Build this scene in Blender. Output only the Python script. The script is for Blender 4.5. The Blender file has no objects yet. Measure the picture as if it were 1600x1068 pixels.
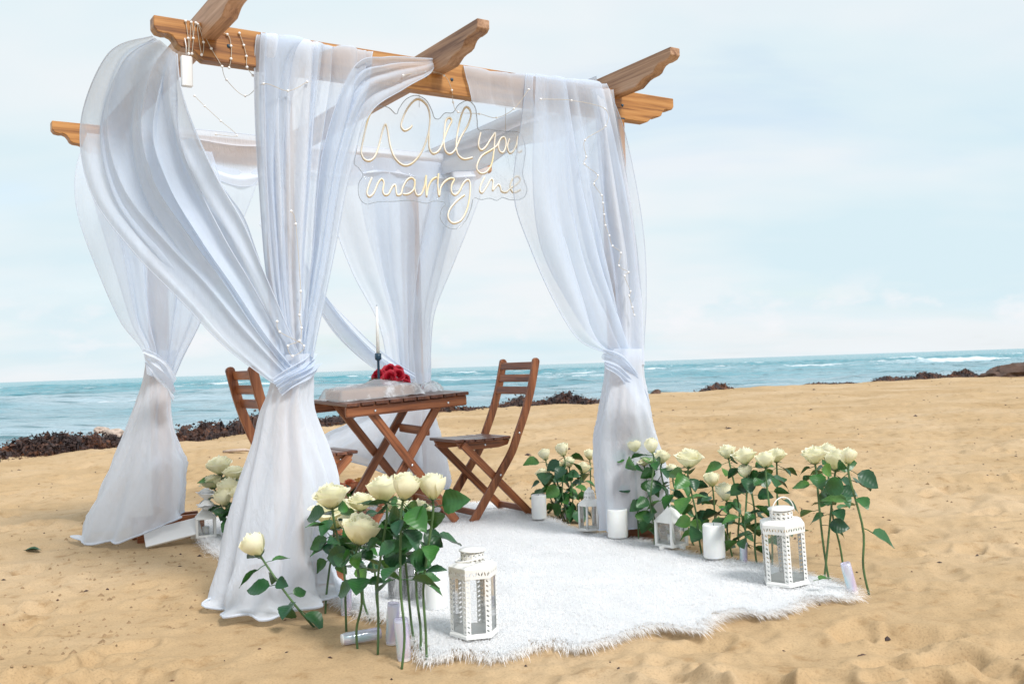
import bpy, bmesh, math, random
import numpy as np
from mathutils import Vector, Matrix, Euler

random.seed(7)
NR = np.random.default_rng(11)
S = bpy.context.scene
COL = S.collection
PI = math.pi
rad = math.radians

# ------------------------------------------------------------------ camera
FOC = 1525.0
CAM = Vector((0, 0, 0.87))
phi, rho = math.atan(36.5 / FOC), rad(1.9)
Fv = Vector((0, math.cos(phi), math.sin(phi)))
u0 = Vector((0, -math.sin(phi), math.cos(phi)))
r0 = Vector((1, 0, 0))
Rv = math.cos(rho) * r0 - math.sin(rho) * u0
Uv = math.sin(rho) * r0 + math.cos(rho) * u0
cd = bpy.data.cameras.new('camera')
cd.sensor_width = 36
cd.lens = 36 * FOC / 1600
cd.clip_start = 0.05
cd.clip_end = 20000
cam = bpy.data.objects.new('camera', cd)
COL.objects.link(cam)
M = Matrix((Rv, Uv, -Fv)).transposed().to_4x4()
M.translation = CAM
cam.matrix_world = M
S.camera = cam
cd.dof.use_dof = True
cd.dof.focus_distance = 3.9
cd.dof.aperture_fstop = 8.0

# ------------------------------------------------------------------ sky, sun, exposure
SUN_EL, SUN_AZ = rad(48), rad(140)          # azimuth clockwise from +Y
W = bpy.data.worlds.new('World')
S.world = W
W.use_nodes = True
wn = W.node_tree
wn.nodes.clear()


def N(nt, typ, **kw):
    n = nt.nodes.new(typ)
    for k, v in kw.items():
        if hasattr(n, k):
            setattr(n, k, v)
        else:
            n.inputs[k.replace('_', ' ')].default_value = v
    return n


def L(nt, a, b):
    nt.links.new(a, b)


def math_node(nt, op, a, b=None, clamp=False):
    n = nt.nodes.new('ShaderNodeMath')
    n.operation = op
    n.use_clamp = clamp
    for i, x in enumerate((a, b)):
        if x is None:
            continue
        if isinstance(x, (int, float)):
            n.inputs[i].default_value = x
        else:
            L(nt, x, n.inputs[i])
    return n.outputs[0]


def ramp(nt, fac, stops):
    n = nt.nodes.new('ShaderNodeValToRGB')
    e = n.color_ramp.elements
    while len(e) < len(stops):
        e.new(0.5)
    for k, (p, c) in enumerate(stops):
        e[k].position = p
        e[k].color = (c[0], c[1], c[2], 1) if hasattr(c, '__len__') else (c, c, c, 1)
    L(nt, fac, n.inputs[0])
    return n.outputs[0]


sky = N(wn, 'ShaderNodeTexSky', sky_type='NISHITA', sun_disc=False)
sky.sun_elevation = SUN_EL
sky.sun_rotation = SUN_AZ
sky.air_density = 1.0
sky.dust_density = 1.5
bg1 = N(wn, 'ShaderNodeBackground')
bg1.inputs[1].default_value = 0.14
L(wn, sky.outputs[0], bg1.inputs[0])
tc = N(wn, 'ShaderNodeTexCoord')
sep = N(wn, 'ShaderNodeSeparateXYZ')
L(wn, tc.outputs['Generated'], sep.inputs[0])
zz = math_node(wn, 'ADD', math_node(wn, 'MAXIMUM', sep.outputs[2], 0.0), 0.22)
comb = N(wn, 'ShaderNodeCombineXYZ')
L(wn, math_node(wn, 'DIVIDE', sep.outputs[0], zz), comb.inputs[0])
L(wn, math_node(wn, 'DIVIDE', sep.outputs[1], zz), comb.inputs[1])
nz = N(wn, 'ShaderNodeTexNoise', Scale=1.25, Detail=7.0, Roughness=0.55, Distortion=0.4)
mpg = N(wn, 'ShaderNodeMapping')
mpg.inputs['Scale'].default_value = (0.8, 1.25, 1)
mpg.inputs['Location'].default_value = (1.7, 0.2, 0)
L(wn, comb.outputs[0], mpg.inputs[0])
L(wn, mpg.outputs[0], nz.inputs['Vector'])
cover = ramp(wn, nz.outputs[0], [(0.30, 0.74), (0.43, 0.95), (0.55, 1.0)])
# small cumulus heads standing along the horizon
mp2 = N(wn, 'ShaderNodeMapping')
mp2.inputs['Scale'].default_value = (13, 13, 26)
L(wn, tc.outputs['Generated'], mp2.inputs[0])
nz2 = N(wn, 'ShaderNodeTexNoise', Scale=1.0, Detail=5.0, Roughness=0.55)
L(wn, mp2.outputs[0], nz2.inputs['Vector'])
band = ramp(wn, sep.outputs[2], [(0.012, 0.0), (0.03, 1.0), (0.05, 0.9), (0.085, 0.0)])
puff = math_node(wn, 'MULTIPLY', ramp(wn, nz2.outputs[0], [(0.53, 0.0), (0.64, 1.0)]), band)
ccol = N(wn, 'ShaderNodeMixRGB', blend_type='MIX')
nz3 = N(wn, 'ShaderNodeTexNoise', Scale=0.9, Detail=4.0, Roughness=0.5)
L(wn, mpg.outputs[0], nz3.inputs['Vector'])
lay = ramp(wn, nz3.outputs[0], [(0.36, (0.485, 0.592, 0.637)), (0.47, (0.54, 0.614, 0.645)), (0.58, (0.60, 0.63, 0.65))])
L(wn, math_node(wn, 'MULTIPLY', puff, 0.75), ccol.inputs[0])
L(wn, lay, ccol.inputs[1])
ccol.inputs[2].default_value = (0.64, 0.645, 0.665, 1)
bg2 = N(wn, 'ShaderNodeBackground')
L(wn, ccol.outputs[0], bg2.inputs[0])
mixw = N(wn, 'ShaderNodeMixShader')
L(wn, cover, mixw.inputs[0])
L(wn, bg1.outputs[0], mixw.inputs[1])
L(wn, bg2.outputs[0], mixw.inputs[2])
wo = N(wn, 'ShaderNodeOutputWorld')
L(wn, mixw.outputs[0], wo.inputs[0])

sd = bpy.data.lights.new('sun', 'SUN')
sd.energy = 2.5
sd.angle = rad(16)
sd.color = (1.0, 0.965, 0.93)
sun = bpy.data.objects.new('sun', sd)
COL.objects.link(sun)
sdir = Vector((math.sin(SUN_AZ) * math.cos(SUN_EL), math.cos(SUN_AZ) * math.cos(SUN_EL), math.sin(SUN_EL)))
sun.rotation_euler = sdir.to_track_quat('Z', 'Y').to_euler()

S.view_settings.view_transform = 'Standard'
S.view_settings.look = 'None'
S.view_settings.exposure = 0.54
S.view_settings.gamma = 1.0
S.view_settings.use_curve_mapping = False
S.cycles.transparent_max_bounces = 32
S.cycles.max_bounces = 10
S.cycles.transmission_bounces = 8

# ------------------------------------------------------------------ site geometry
TH = rad(33)
O = Vector((-0.94, 3.86, 0))
U = Vector((math.cos(TH), math.sin(TH), 0))
V = Vector((-math.sin(TH), math.cos(TH), 0))


def g(u, v, z=0.0):
    return O + U * u + V * v + Vector((0, 0, z))


def ray(px, py):
    return Fv + Rv * ((px - 800) / FOC) + Uv * ((534 - py) / FOC)


def GP(px, py, z=0.0):                      # where a sight line meets the level z
    d = ray(px, py)
    return CAM + d * ((z - CAM.z) / d.z)


def FV(px, py, v):                          # ... meets the upright plane v of the pergola
    d = ray(px, py)
    return CAM + d * (((O - CAM).dot(V) + v) / d.dot(V))


def AD(px, py, dist):                       # ... reaches world y = dist
    d = ray(px, py)
    return CAM + d * (dist / d.y)


# ------------------------------------------------------------------ helpers
def tag(o, label=None, cat=None, group=None, kind=None):
    if label: o['label'] = label
    if cat: o['category'] = cat
    if group: o['group'] = group
    if kind: o['kind'] = kind
    return o


def thing(name, loc, label, cat, group=None, rz=0.0):
    o = bpy.data.objects.new(name, None)
    o.empty_display_size = 0.05
    COL.objects.link(o)
    o.location = loc
    o.rotation_euler = (0, 0, rz)
    return tag(o, label, cat, group)


def link(name, me, parent=None, M4=None):
    o = bpy.data.objects.new(name, me)
    COL.objects.link(o)
    if parent: o.parent = parent
    if M4 is not None: o.matrix_local = M4
    return o


def mesh(name, vs, fs, mat, smooth=True):
    me = bpy.data.meshes.new(name)
    me.from_pydata([tuple(v) for v in vs], [], [tuple(f) for f in fs])
    me.materials.append(mat)
    if smooth:
        me.polygons.foreach_set('use_smooth', [True] * len(me.polygons))
    me.update()
    return me


def mesh_np(name, co, faces, mat, smooth=True):
    """co (n,3), faces (m,k) same k"""
    me = bpy.data.meshes.new(name)
    k = faces.shape[1]
    me.vertices.add(len(co))
    me.vertices.foreach_set('co', np.asarray(co, dtype=np.float32).ravel())
    me.loops.add(faces.size)
    me.loops.foreach_set('vertex_index', faces.astype(np.int32).ravel())
    me.polygons.add(len(faces))
    me.polygons.foreach_set('loop_start', np.arange(0, faces.size, k, dtype=np.int32))
    if smooth:
        me.polygons.foreach_set('use_smooth', np.ones(len(faces), dtype=bool))
    me.materials.append(mat)
    me.update(calc_edges=True)
    return me


def bm_mesh(name, bm, mat, smooth=False):
    me = bpy.data.meshes.new(name)
    bm.normal_update()
    bm.to_mesh(me)
    bm.free()
    me.materials.append(mat)
    if smooth:
        me.polygons.foreach_set('use_smooth', [True] * len(me.polygons))
    return me


def frame(p0, p1, up=Vector((0, 0, 1))):
    x = (p1 - p0).normalized()
    z = up - x * up.dot(x)
    if z.length < 1e-4: z = Vector((0, 1, 0)) - x * x.y
    z.normalize()
    y = z.cross(x)
    m = Matrix((x, y, z)).transposed().to_4x4()
    m.translation = p0
    return m


def bevel(bm, w, seg=1):
    bmesh.ops.bevel(bm, geom=bm.edges[:], offset=w, segments=seg, affect='EDGES', profile=0.5)


def plank(name, p0, p1, w, h, mat, parent, up=Vector((0, 0, 1)), bev=0.003):
    """board from p0 to p1 (parent space), w along local y, h along local z, centred"""
    Ln = (p1 - p0).length
    bm = bmesh.new()
    bmesh.ops.create_cube(bm, size=1, matrix=Matrix.Translation((Ln / 2, 0, 0)) @ Matrix.Diagonal((Ln, w, h, 1)))
    bevel(bm, bev)
    return link(name, bm_mesh(name, bm, mat), parent, frame(p0, p1, up))


def prism(poly, w, bev=0.003):
    """outline in local xz extruded +-w/2 in y"""
    bm = bmesh.new()
    vs = [bm.verts.new((x, -w / 2, z)) for x, z in poly]
    f = bm.faces.new(vs)
    r = bmesh.ops.extrude_face_region(bm, geom=[f])
    bmesh.ops.translate(bm, vec=(0, w, 0), verts=[e for e in r['geom'] if isinstance(e, bmesh.types.BMVert)])
    bmesh.ops.recalc_face_normals(bm, faces=bm.faces[:])
    if bev:
        ed = [e for e in bm.edges if len(e.link_faces) == 2 and e.calc_face_angle(0) > 0.5]
        bmesh.ops.bevel(bm, geom=ed, offset=bev, segments=1, affect='EDGES')
    return bm


def crom(P, n):
    """Catmull-Rom through rows P (k,d) -> (n,d)"""
    P = np.asarray(P, float)
    k = len(P)
    out = []
    for i in range(n):
        t = i / (n - 1) * (k - 1)
        j = min(int(t), k - 2)
        f = t - j
        a, b, c, d = P[max(j - 1, 0)], P[j], P[j + 1], P[min(j + 2, k - 1)]
        out.append(0.5 * (2 * b + (c - a) * f + (2 * a - 5 * b + 4 * c - d) * f * f + (3 * b - a - 3 * c + d) * f ** 3))
    return np.array(out)


def tube_data(pts, r, seg=6, taper=None, base=0):
    vs, fs = [], []
    n = len(pts)
    prev = None
    for i, p in enumerate(pts):
        t = (Vector(pts[min(i + 1, n - 1)]) - Vector(pts[max(i - 1, 0)])).normalized()
        if prev is None:
            a = t.cross(Vector((0.3, 0.2, 1)) if abs(t.z) < 0.9 else Vector((1, 0, 0))).normalized()
        else:
            a = (prev - t * prev.dot(t)).normalized()
        prev = a
        b = t.cross(a)
        rr = r * (taper[i] if taper else 1)
        for k in range(seg):
            an = 2 * PI * k / seg
            vs.append(Vector(p) + (a * math.cos(an) + b * math.sin(an)) * rr)
    for i in range(n - 1):
        for k in range(seg):
            k2 = (k + 1) % seg
            fs.append((base + i * seg + k, base + i * seg + k2, base + (i + 1) * seg + k2, base + (i + 1) * seg + k))
    fs.append(tuple(base + k for k in range(seg - 1, -1, -1)))
    fs.append(tuple(base + (n - 1) * seg + k for k in range(seg)))
    return vs, fs


def tube(name, pts, r, mat, parent=None, seg=6, taper=None, M4=None):
    vs, fs = tube_data(pts, r, seg, taper)
    return link(name, mesh(name, vs, fs, mat), parent, M4)


def lathe(name, prof, mat, parent=None, seg=24, loc=(0, 0, 0), smooth=True, phase=0.0):
    vs, fs = [], []
    for r, z in prof:
        for k in range(seg):
            a = 2 * PI * (k + phase) / seg
            vs.append((r * math.cos(a), r * math.sin(a), z))
    for i in range(len(prof) - 1):
        for k in range(seg):
            k2 = (k + 1) % seg
            fs.append((i * seg + k, i * seg + k2, (i + 1) * seg + k2, (i + 1) * seg + k))
    return link(name, mesh(name, vs, fs, mat, smooth), parent, Matrix.Translation(loc))


# value noise (numpy)
def vnoise(x, y, seed=0):
    xi, yi = np.floor(x).astype(np.int64), np.floor(y).astype(np.int64)
    xf, yf = x - xi, y - yi

    def h(a, b):
        n = (a * 374761393 + b * 668265263 + seed * 974711) & 0xffffffff
        n = ((n ^ (n >> 13)) * 1274126177) & 0xffffffff
        return ((n ^ (n >> 16)) & 0xffff) / 65535.0
    u = xf * xf * (3 - 2 * xf)
    v = yf * yf * (3 - 2 * yf)
    return (h(xi, yi) * (1 - u) + h(xi + 1, yi) * u) * (1 - v) + (h(xi, yi + 1) * (1 - u) + h(xi + 1, yi + 1) * u) * v - 0.5


# ------------------------------------------------------------------ materials
def new_mat(name):
    m = bpy.data.materials.new(name)
    m.use_nodes = True
    nt = m.node_tree
    b = nt.nodes['Principled BSDF']
    return m, nt, b


def plain(name, col, rough=0.5, noise=0.0, nscale=30, bump=0.0, bscale=80, metal=0, spec=0.5, trans=0.0, sss=0.0):
    m, nt, b = new_mat(name)
    b.inputs['Base Color'].default_value = (*col, 1)
    b.inputs['Roughness'].default_value = rough
    b.inputs['Metallic'].default_value = metal
    b.inputs['Specular IOR Level'].default_value = spec
    b.inputs['Transmission Weight'].default_value = trans
    if sss:
        b.inputs['Subsurface Weight'].default_value = sss
        b.inputs['Subsurface Radius'].default_value = (0.02, 0.015, 0.01)
        b.inputs['Subsurface Scale'].default_value = 0.6
    t = N(nt, 'ShaderNodeTexCoord')
    if noise:
        n = N(nt, 'ShaderNodeTexNoise', Scale=nscale, Detail=5.0)
        L(nt, t.outputs['Object'], n.inputs['Vector'])
        c = ramp(nt, n.outputs[0], [(0.3, tuple(x * (1 - noise) for x in col)), (0.7, tuple(min(1, x * (1 + noise)) for x in col))])
        L(nt, c, b.inputs['Base Color'])
    if bump:
        n = N(nt, 'ShaderNodeTexNoise', Scale=bscale, Detail=4.0)
        L(nt, t.outputs['Object'], n.inputs['Vector'])
        bp = N(nt, 'ShaderNodeBump', Strength=bump, Distance=0.005)
        L(nt, n.outputs[0], bp.inputs['Height'])
        L(nt, bp.outputs[0], b.inputs['Normal'])
    return m


def wood(name, c1, c2, c3, rough, scale=1.0):
    m, nt, b = new_mat(name)
    t = N(nt, 'ShaderNodeTexCoord')
    oi = N(nt, 'ShaderNodeObjectInfo')
    off = N(nt, 'ShaderNodeVectorMath', operation='ADD')
    sc = N(nt, 'ShaderNodeVectorMath', operation='SCALE')
    cx = N(nt, 'ShaderNodeCombineXYZ')
    for k in range(3): L(nt, oi.outputs['Random'], cx.inputs[k])
    L(nt, cx.outputs[0], sc.inputs[0])
    sc.inputs['Scale'].default_value = 13.0
    L(nt, t.outputs['Object'], off.inputs[0])
    L(nt, sc.outputs[0], off.inputs[1])
    mp = N(nt, 'ShaderNodeMapping')
    mp.inputs['Scale'].default_value = (1.3 * scale, 24 * scale, 24 * scale)
    L(nt, off.outputs[0], mp.inputs[0])
    n1 = N(nt, 'ShaderNodeTexNoise', Scale=1.0, Detail=6.0, Roughness=0.6, Distortion=0.6)
    L(nt, mp.outputs[0], n1.inputs['Vector'])
    mp2 = N(nt, 'ShaderNodeMapping')
    mp2.inputs['Scale'].default_value = (3 * scale, 160 * scale, 160 * scale)
    L(nt, off.outputs[0], mp2.inputs[0])
    n2 = N(nt, 'ShaderNodeTexNoise', Scale=1.0, Detail=3.0)
    L(nt, mp2.outputs[0], n2.inputs['Vector'])
    f = math_node(nt, 'ADD', math_node(nt, 'MULTIPLY', n1.outputs[0], 0.75), math_node(nt, 'MULTIPLY', n2.outputs[0], 0.25))
    c = ramp(nt, f, [(0.36, c1), (0.5, c2), (0.64, c3)])
    hs = N(nt, 'ShaderNodeHueSaturation')
    L(nt, math_node(nt, 'ADD', math_node(nt, 'MULTIPLY', oi.outputs['Random'], 0.35), 0.83), hs.inputs['Value'])
    L(nt, c, hs.inputs['Color'])
    L(nt, hs.outputs[0], b.inputs['Base Color'])
    b.inputs['Roughness'].default_value = rough
    bp = N(nt, 'ShaderNodeBump', Strength=0.25, Distance=0.002)
    L(nt, f, bp.inputs['Height'])
    L(nt, bp.outputs[0], b.inputs['Normal'])
    return m


MAT_PINE = wood('varnished_pine', (0.17, 0.06, 0.016), (0.46, 0.205, 0.055), (0.62, 0.32, 0.11), 0.42)
MAT_PINE2 = wood('lit_pine', (0.20, 0.095, 0.05), (0.45, 0.26, 0.15), (0.60, 0.39, 0.26), 0.5)  # cross beams: the light on their sides put into a paler, greyer colour
MAT_TEAK = wood('reddish_hardwood', (0.09, 0.027, 0.012), (0.245, 0.082, 0.033), (0.38, 0.145, 0.06), 0.36, 1.4)
MAT_TEAKT = wood('dark_oiled_hardwood', (0.055, 0.02, 0.015), (0.12, 0.045, 0.028), (0.20, 0.085, 0.05), 0.30, 1.4)
MAT_BOLT = plain('bright_steel', (0.75, 0.76, 0.78), 0.25, metal=0.9)


def fabric(name, op, col):
    m, nt, b = new_mat(name)
    out = nt.nodes['Material Output']
    nt.nodes.remove(b)
    t = N(nt, 'ShaderNodeTexCoord')
    n = N(nt, 'ShaderNodeTexNoise', Scale=5.0, Detail=3.0)
    L(nt, t.outputs['Object'], n.inputs['Vector'])
    mpw = N(nt, 'ShaderNodeMapping')
    mpw.inputs['Scale'].default_value = (1, 1, 0.32)
    L(nt, t.outputs['Object'], mpw.inputs[0])
    wv = N(nt, 'ShaderNodeTexNoise', Scale=26.0, Detail=7.0, Roughness=0.62, Distortion=0.8)
    L(nt, mpw.outputs[0], wv.inputs['Vector'])
    d = N(nt, 'ShaderNodeBsdfDiffuse')
    tr = N(nt, 'ShaderNodeBsdfTranslucent')
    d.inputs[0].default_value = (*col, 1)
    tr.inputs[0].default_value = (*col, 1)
    bp = N(nt, 'ShaderNodeBump', Strength=0.55, Distance=0.012)
    L(nt, wv.outputs[0], bp.inputs['Height'])
    L(nt, bp.outputs[0], d.inputs['Normal'])
    L(nt, bp.outputs[0], tr.inputs['Normal'])
    m1 = N(nt, 'ShaderNodeMixShader')
    m1.inputs[0].default_value = 0.42
    L(nt, d.outputs[0], m1.inputs[1])
    L(nt, tr.outputs[0], m1.inputs[2])
    tp = N(nt, 'ShaderNodeBsdfTransparent')
    tp.inputs[0].default_value = (0.99, 0.99, 1, 1)
    m2 = N(nt, 'ShaderNodeMixShader')
    lw = N(nt, 'ShaderNodeLayerWeight')
    lw.inputs[0].default_value = 0.35
    f = math_node(nt, 'ADD', math_node(nt, 'MULTIPLY', lw.outputs['Facing'], 0.42), op)
    f = math_node(nt, 'ADD', f, math_node(nt, 'MULTIPLY', math_node(nt, 'SUBTRACT', n.outputs[0], 0.5), 0.16), clamp=True)
    L(nt, f, m2.inputs[0])
    L(nt, tp.outputs[0], m2.inputs[1])
    L(nt, m1.outputs[0], m2.inputs[2])
    L(nt, m2.outputs[0], out.inputs[0])
    return m


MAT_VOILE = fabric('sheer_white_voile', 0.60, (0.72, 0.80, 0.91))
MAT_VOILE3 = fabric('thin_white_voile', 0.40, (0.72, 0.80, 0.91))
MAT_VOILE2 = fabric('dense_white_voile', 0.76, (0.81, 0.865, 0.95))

# sand
MAT_SAND, nt, b = new_mat('beach_sand')
t = N(nt, 'ShaderNodeTexCoord')
n1 = N(nt, 'ShaderNodeTexNoise', Scale=0.55, Detail=6.0, Roughness=0.6)
L(nt, t.outputs['Object'], n1.inputs['Vector'])
n2 = N(nt, 'ShaderNodeTexNoise', Scale=140.0, Detail=4.0, Roughness=0.7)
L(nt, t.outputs['Object'], n2.inputs['Vector'])
n3 = N(nt, 'ShaderNodeTexNoise', Scale=9.0, Detail=7.0, Roughness=0.65)
L(nt, t.outputs['Object'], n3.inputs['Vector'])
c1 = ramp(nt, n1.outputs[0], [(0.3, (0.385, 0.262, 0.138)), (0.5, (0.455, 0.322, 0.184)), (0.7, (0.51, 0.382, 0.245))])
mx = N(nt, 'ShaderNodeMixRGB', blend_type='MULTIPLY')
mx.inputs[0].default_value = 1.0
L(nt, c1, mx.inputs[1])
L(nt, ramp(nt, n2.outputs[0], [(0.28, 0.66), (0.45, 0.97), (0.75, 1.12)]), mx.inputs[2])
mx2 = N(nt, 'ShaderNodeMixRGB', blend_type='MULTIPLY')
mx2.inputs[0].default_value = 1.0
L(nt, mx.outputs[0], mx2.inputs[1])
L(nt, ramp(nt, n3.outputs[0], [(0.28, (0.70, 0.62, 0.52)), (0.44, (0.98, 0.97, 0.96)), (0.75, (1.06, 1.06, 1.06))]), mx2.inputs[2])
L(nt, mx2.outputs[0], b.inputs['Base Color'])
b.inputs['Roughness'].default_value = 0.95
b.inputs['Specular IOR Level'].default_value = 0.15
bp = N(nt, 'ShaderNodeBump', Strength=0.6, Distance=0.012)
L(nt, math_node(nt, 'ADD', n3.outputs[0], math_node(nt, 'MULTIPLY', n2.outputs[0], 0.25)), bp.inputs['Height'])
L(nt, bp.outputs[0], b.inputs['Normal'])

# sea
MAT_SEA, nt, b = new_mat('sea_water')
t = N(nt, 'ShaderNodeTexCoord')
mp = N(nt, 'ShaderNodeMapping')
mp.inputs['Rotation'].default_value = (0, 0, rad(-14))
mp.inputs['Scale'].default_value = (0.35, 1.0, 1)
L(nt, t.outputs['Object'], mp.inputs[0])
n1 = N(nt, 'ShaderNodeTexNoise', Scale=1.6, Detail=7.0, Roughness=0.62)
L(nt, mp.outputs[0], n1.inputs['Vector'])
n2 = N(nt, 'ShaderNodeTexNoise', Scale=0.11, Detail=5.0, Roughness=0.6)
L(nt, mp.outputs[0], n2.inputs['Vector'])
fo = N(nt, 'ShaderNodeAttribute', attribute_name='foam')
n4 = N(nt, 'ShaderNodeTexNoise', Scale=2.2, Detail=6.0, Roughness=0.7)
L(nt, mp.outputs[0], n4.inputs['Vector'])
dp = N(nt, 'ShaderNodeAttribute', attribute_name='depth')
wc = N(nt, 'ShaderNodeMixRGB')
L(nt, math_node(nt, 'MULTIPLY', dp.outputs['Fac'], 1.0, True), wc.inputs[0])
cA = ramp(nt, n2.outputs[0], [(0.35, (0.16, 0.32, 0.38)), (0.62, (0.36, 0.47, 0.53))])
sq = N(nt, 'ShaderNodeTexNoise', Scale=0.62, Detail=6.0, Roughness=0.68, Distortion=0.6)
mps = N(nt, 'ShaderNodeMapping')
mps.inputs['Scale'].default_value = (0.6, 2.2, 1)
L(nt, mp.outputs[0], mps.inputs[0])
L(nt, mps.outputs[0], sq.inputs['Vector'])
sqm = ramp(nt, sq.outputs[0], [(0.36, 0.85), (0.47, 0.0)])
cB = ramp(nt, n2.outputs[0], [(0.35, (0.02, 0.22, 0.28)), (0.62, (0.07, 0.32, 0.39))])
L(nt, cA, wc.inputs[1])
L(nt, cB, wc.inputs[2])
dk = N(nt, 'ShaderNodeMixRGB')
L(nt, sqm, dk.inputs[0])
L(nt, wc.outputs[0], dk.inputs[1])
dk.inputs[2].default_value = (0.012, 0.12, 0.15, 1)
fm = ramp(nt, math_node(nt, 'MULTIPLY', fo.outputs['Fac'], math_node(nt, 'ADD', n4.outputs[0], 0.5)), [(0.42, 0.0), (0.62, 1.0)])
fc = N(nt, 'ShaderNodeMixRGB')
L(nt, fm, fc.inputs[0])
L(nt, dk.outputs[0], fc.inputs[1])
fc.inputs[2].default_value = (0.66, 0.72, 0.76, 1)
L(nt, fc.outputs[0], b.inputs['Base Color'])
L(nt, math_node(nt, 'ADD', math_node(nt, 'MULTIPLY', fm, 0.5), 0.14), b.inputs['Roughness'])
b.inputs['IOR'].default_value = 1.33
bp = N(nt, 'ShaderNodeBump', Strength=0.9, Distance=0.5)
L(nt, n1.outputs[0], bp.inputs['Height'])
L(nt, bp.outputs[0], b.inputs['Normal'])

MAT_WEED, nt, b = new_mat('dried_seaweed')
t = N(nt, 'ShaderNodeTexCoord')
n1 = N(nt, 'ShaderNodeTexNoise', Scale=4.0, Detail=6.0, Roughness=0.7)
L(nt, t.outputs['Object'], n1.inputs['Vector'])
L(nt, ramp(nt, n1.outputs[0], [(0.36, (0.012, 0.008, 0.010)), (0.50, (0.040, 0.019, 0.015)), (0.62, (0.13, 0.048, 0.020)), (0.76, (0.24, 0.11, 0.055))]), b.inputs['Base Color'])
b.inputs['Roughness'].default_value = 0.7

MAT_CLOD = plain('darker_sand', (0.29, 0.195, 0.11), 0.95, 0.3, 60, spec=0.1)  # clods in a darker tone than the open sand
MAT_STONE = plain('pale_stone', (0.45, 0.36, 0.30), 0.8, 0.25, 20, 0.5, 30)
MAT_ROCK = plain('dark_shore_rock', (0.085, 0.048, 0.034), 0.8, 0.5, 3, 0.6, 10)
MAT_CREAM, nt, b = new_mat('cream_rose_petal')
t = N(nt, 'ShaderNodeTexCoord')
s = N(nt, 'ShaderNodeSeparateXYZ')
L(nt, t.outputs['Object'], s.inputs[0])
oi = N(nt, 'ShaderNodeObjectInfo')
cc = ramp(nt, math_node(nt, 'ADD', math_node(nt, 'MULTIPLY', s.outputs[2], 0.8), math_node(nt, 'MULTIPLY', oi.outputs['Random'], 0.16)),
          [(0.0, (0.78, 0.80, 0.36)), (0.28, (0.92, 0.89, 0.58)), (0.70, (0.94, 0.92, 0.74))])
pn = N(nt, 'ShaderNodeTexNoise', Scale=3.5, Detail=5.0, Roughness=0.6)
L(nt, t.outputs['Object'], pn.inputs['Vector'])
pm = N(nt, 'ShaderNodeMixRGB')
L(nt, ramp(nt, pn.outputs[0], [(0.56, 0.0), (0.74, 0.45)]), pm.inputs[0])
L(nt, cc, pm.inputs[1])
pm.inputs[2].default_value = (0.80, 0.70, 0.46, 1)
cc = pm.outputs[0]
nt.nodes.remove(b)
d_ = N(nt, 'ShaderNodeBsdfDiffuse')
e_ = N(nt, 'ShaderNodeBsdfTranslucent')
L(nt, cc, d_.inputs[0])
L(nt, cc, e_.inputs[0])
m_ = N(nt, 'ShaderNodeMixShader')
m_.inputs[0].default_value = 0.38
L(nt, d_.outputs[0], m_.inputs[1])
L(nt, e_.outputs[0], m_.inputs[2])
L(nt, m_.outputs[0], nt.nodes['Material Output'].inputs[0])
MAT_REDP = plain('red_rose_petal', (0.50, 0.006, 0.03), 0.55, 0.25, 3)
MAT_PEACH = plain('peach_rose_petal', (0.80, 0.30, 0.16), 0.5, 0.25, 3)
MAT_YELP = plain('yellow_petal', (0.80, 0.48, 0.14), 0.5, 0.2, 3)
MAT_WHITEP = plain('white_petal', (0.82, 0.83, 0.84), 0.6)


def leaf_mat(name, c1, c2):
    m, nt, b = new_mat(name)
    t = N(nt, 'ShaderNodeTexCoord')
    oi = N(nt, 'ShaderNodeObjectInfo')
    n = N(nt, 'ShaderNodeTexNoise', Scale=3.0, Detail=3.0)
    L(nt, t.outputs['Object'], n.inputs['Vector'])
    f = math_node(nt, 'ADD', math_node(nt, 'MULTIPLY', oi.outputs['Random'], 0.75), math_node(nt, 'MULTIPLY', n.outputs[0], 0.25))
    L(nt, ramp(nt, f, [(0.1, c1), (0.75, c2), (1.0, (0.11, 0.22, 0.04))]), b.inputs['Base Color'])
    b.inputs['Roughness'].default_value = 0.38
    w = N(nt, 'ShaderNodeTexWave', Scale=2.2, Distortion=1.5)
    L(nt, t.outputs['Object'], w.inputs['Vector'])
    bp = N(nt, 'ShaderNodeBump', Strength=0.06, Distance=0.03)
    L(nt, w.outputs[1], bp.inputs['Height'])
    L(nt, bp.outputs[0], b.inputs['Normal'])
    return m


MAT_LEAF = leaf_mat('rose_leaf', (0.010, 0.055, 0.026), (0.034, 0.135, 0.022))
MAT_STEM = plain('green_stem', (0.07, 0.14, 0.05), 0.5, 0.5, 12)
MAT_WHITE = plain('white_painted_metal', (0.78, 0.78, 0.76), 0.4, 0.05, 25)
MAT_WAX = plain('white_wax', (0.80, 0.81, 0.80), 0.5, 0.03, 20, sss=0.3)
MAT_PLASTIC = plain('white_plastic', (0.78, 0.79, 0.80), 0.4)
MAT_PEARL = plain('pearl_white', (0.85, 0.85, 0.86), 0.25)
MAT_WIRE = plain('thin_pale_wire', (0.55, 0.50, 0.42), 0.4)
MAT_BLUE = plain('dark_blue_metal', (0.015, 0.055, 0.10), 0.35)


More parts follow.
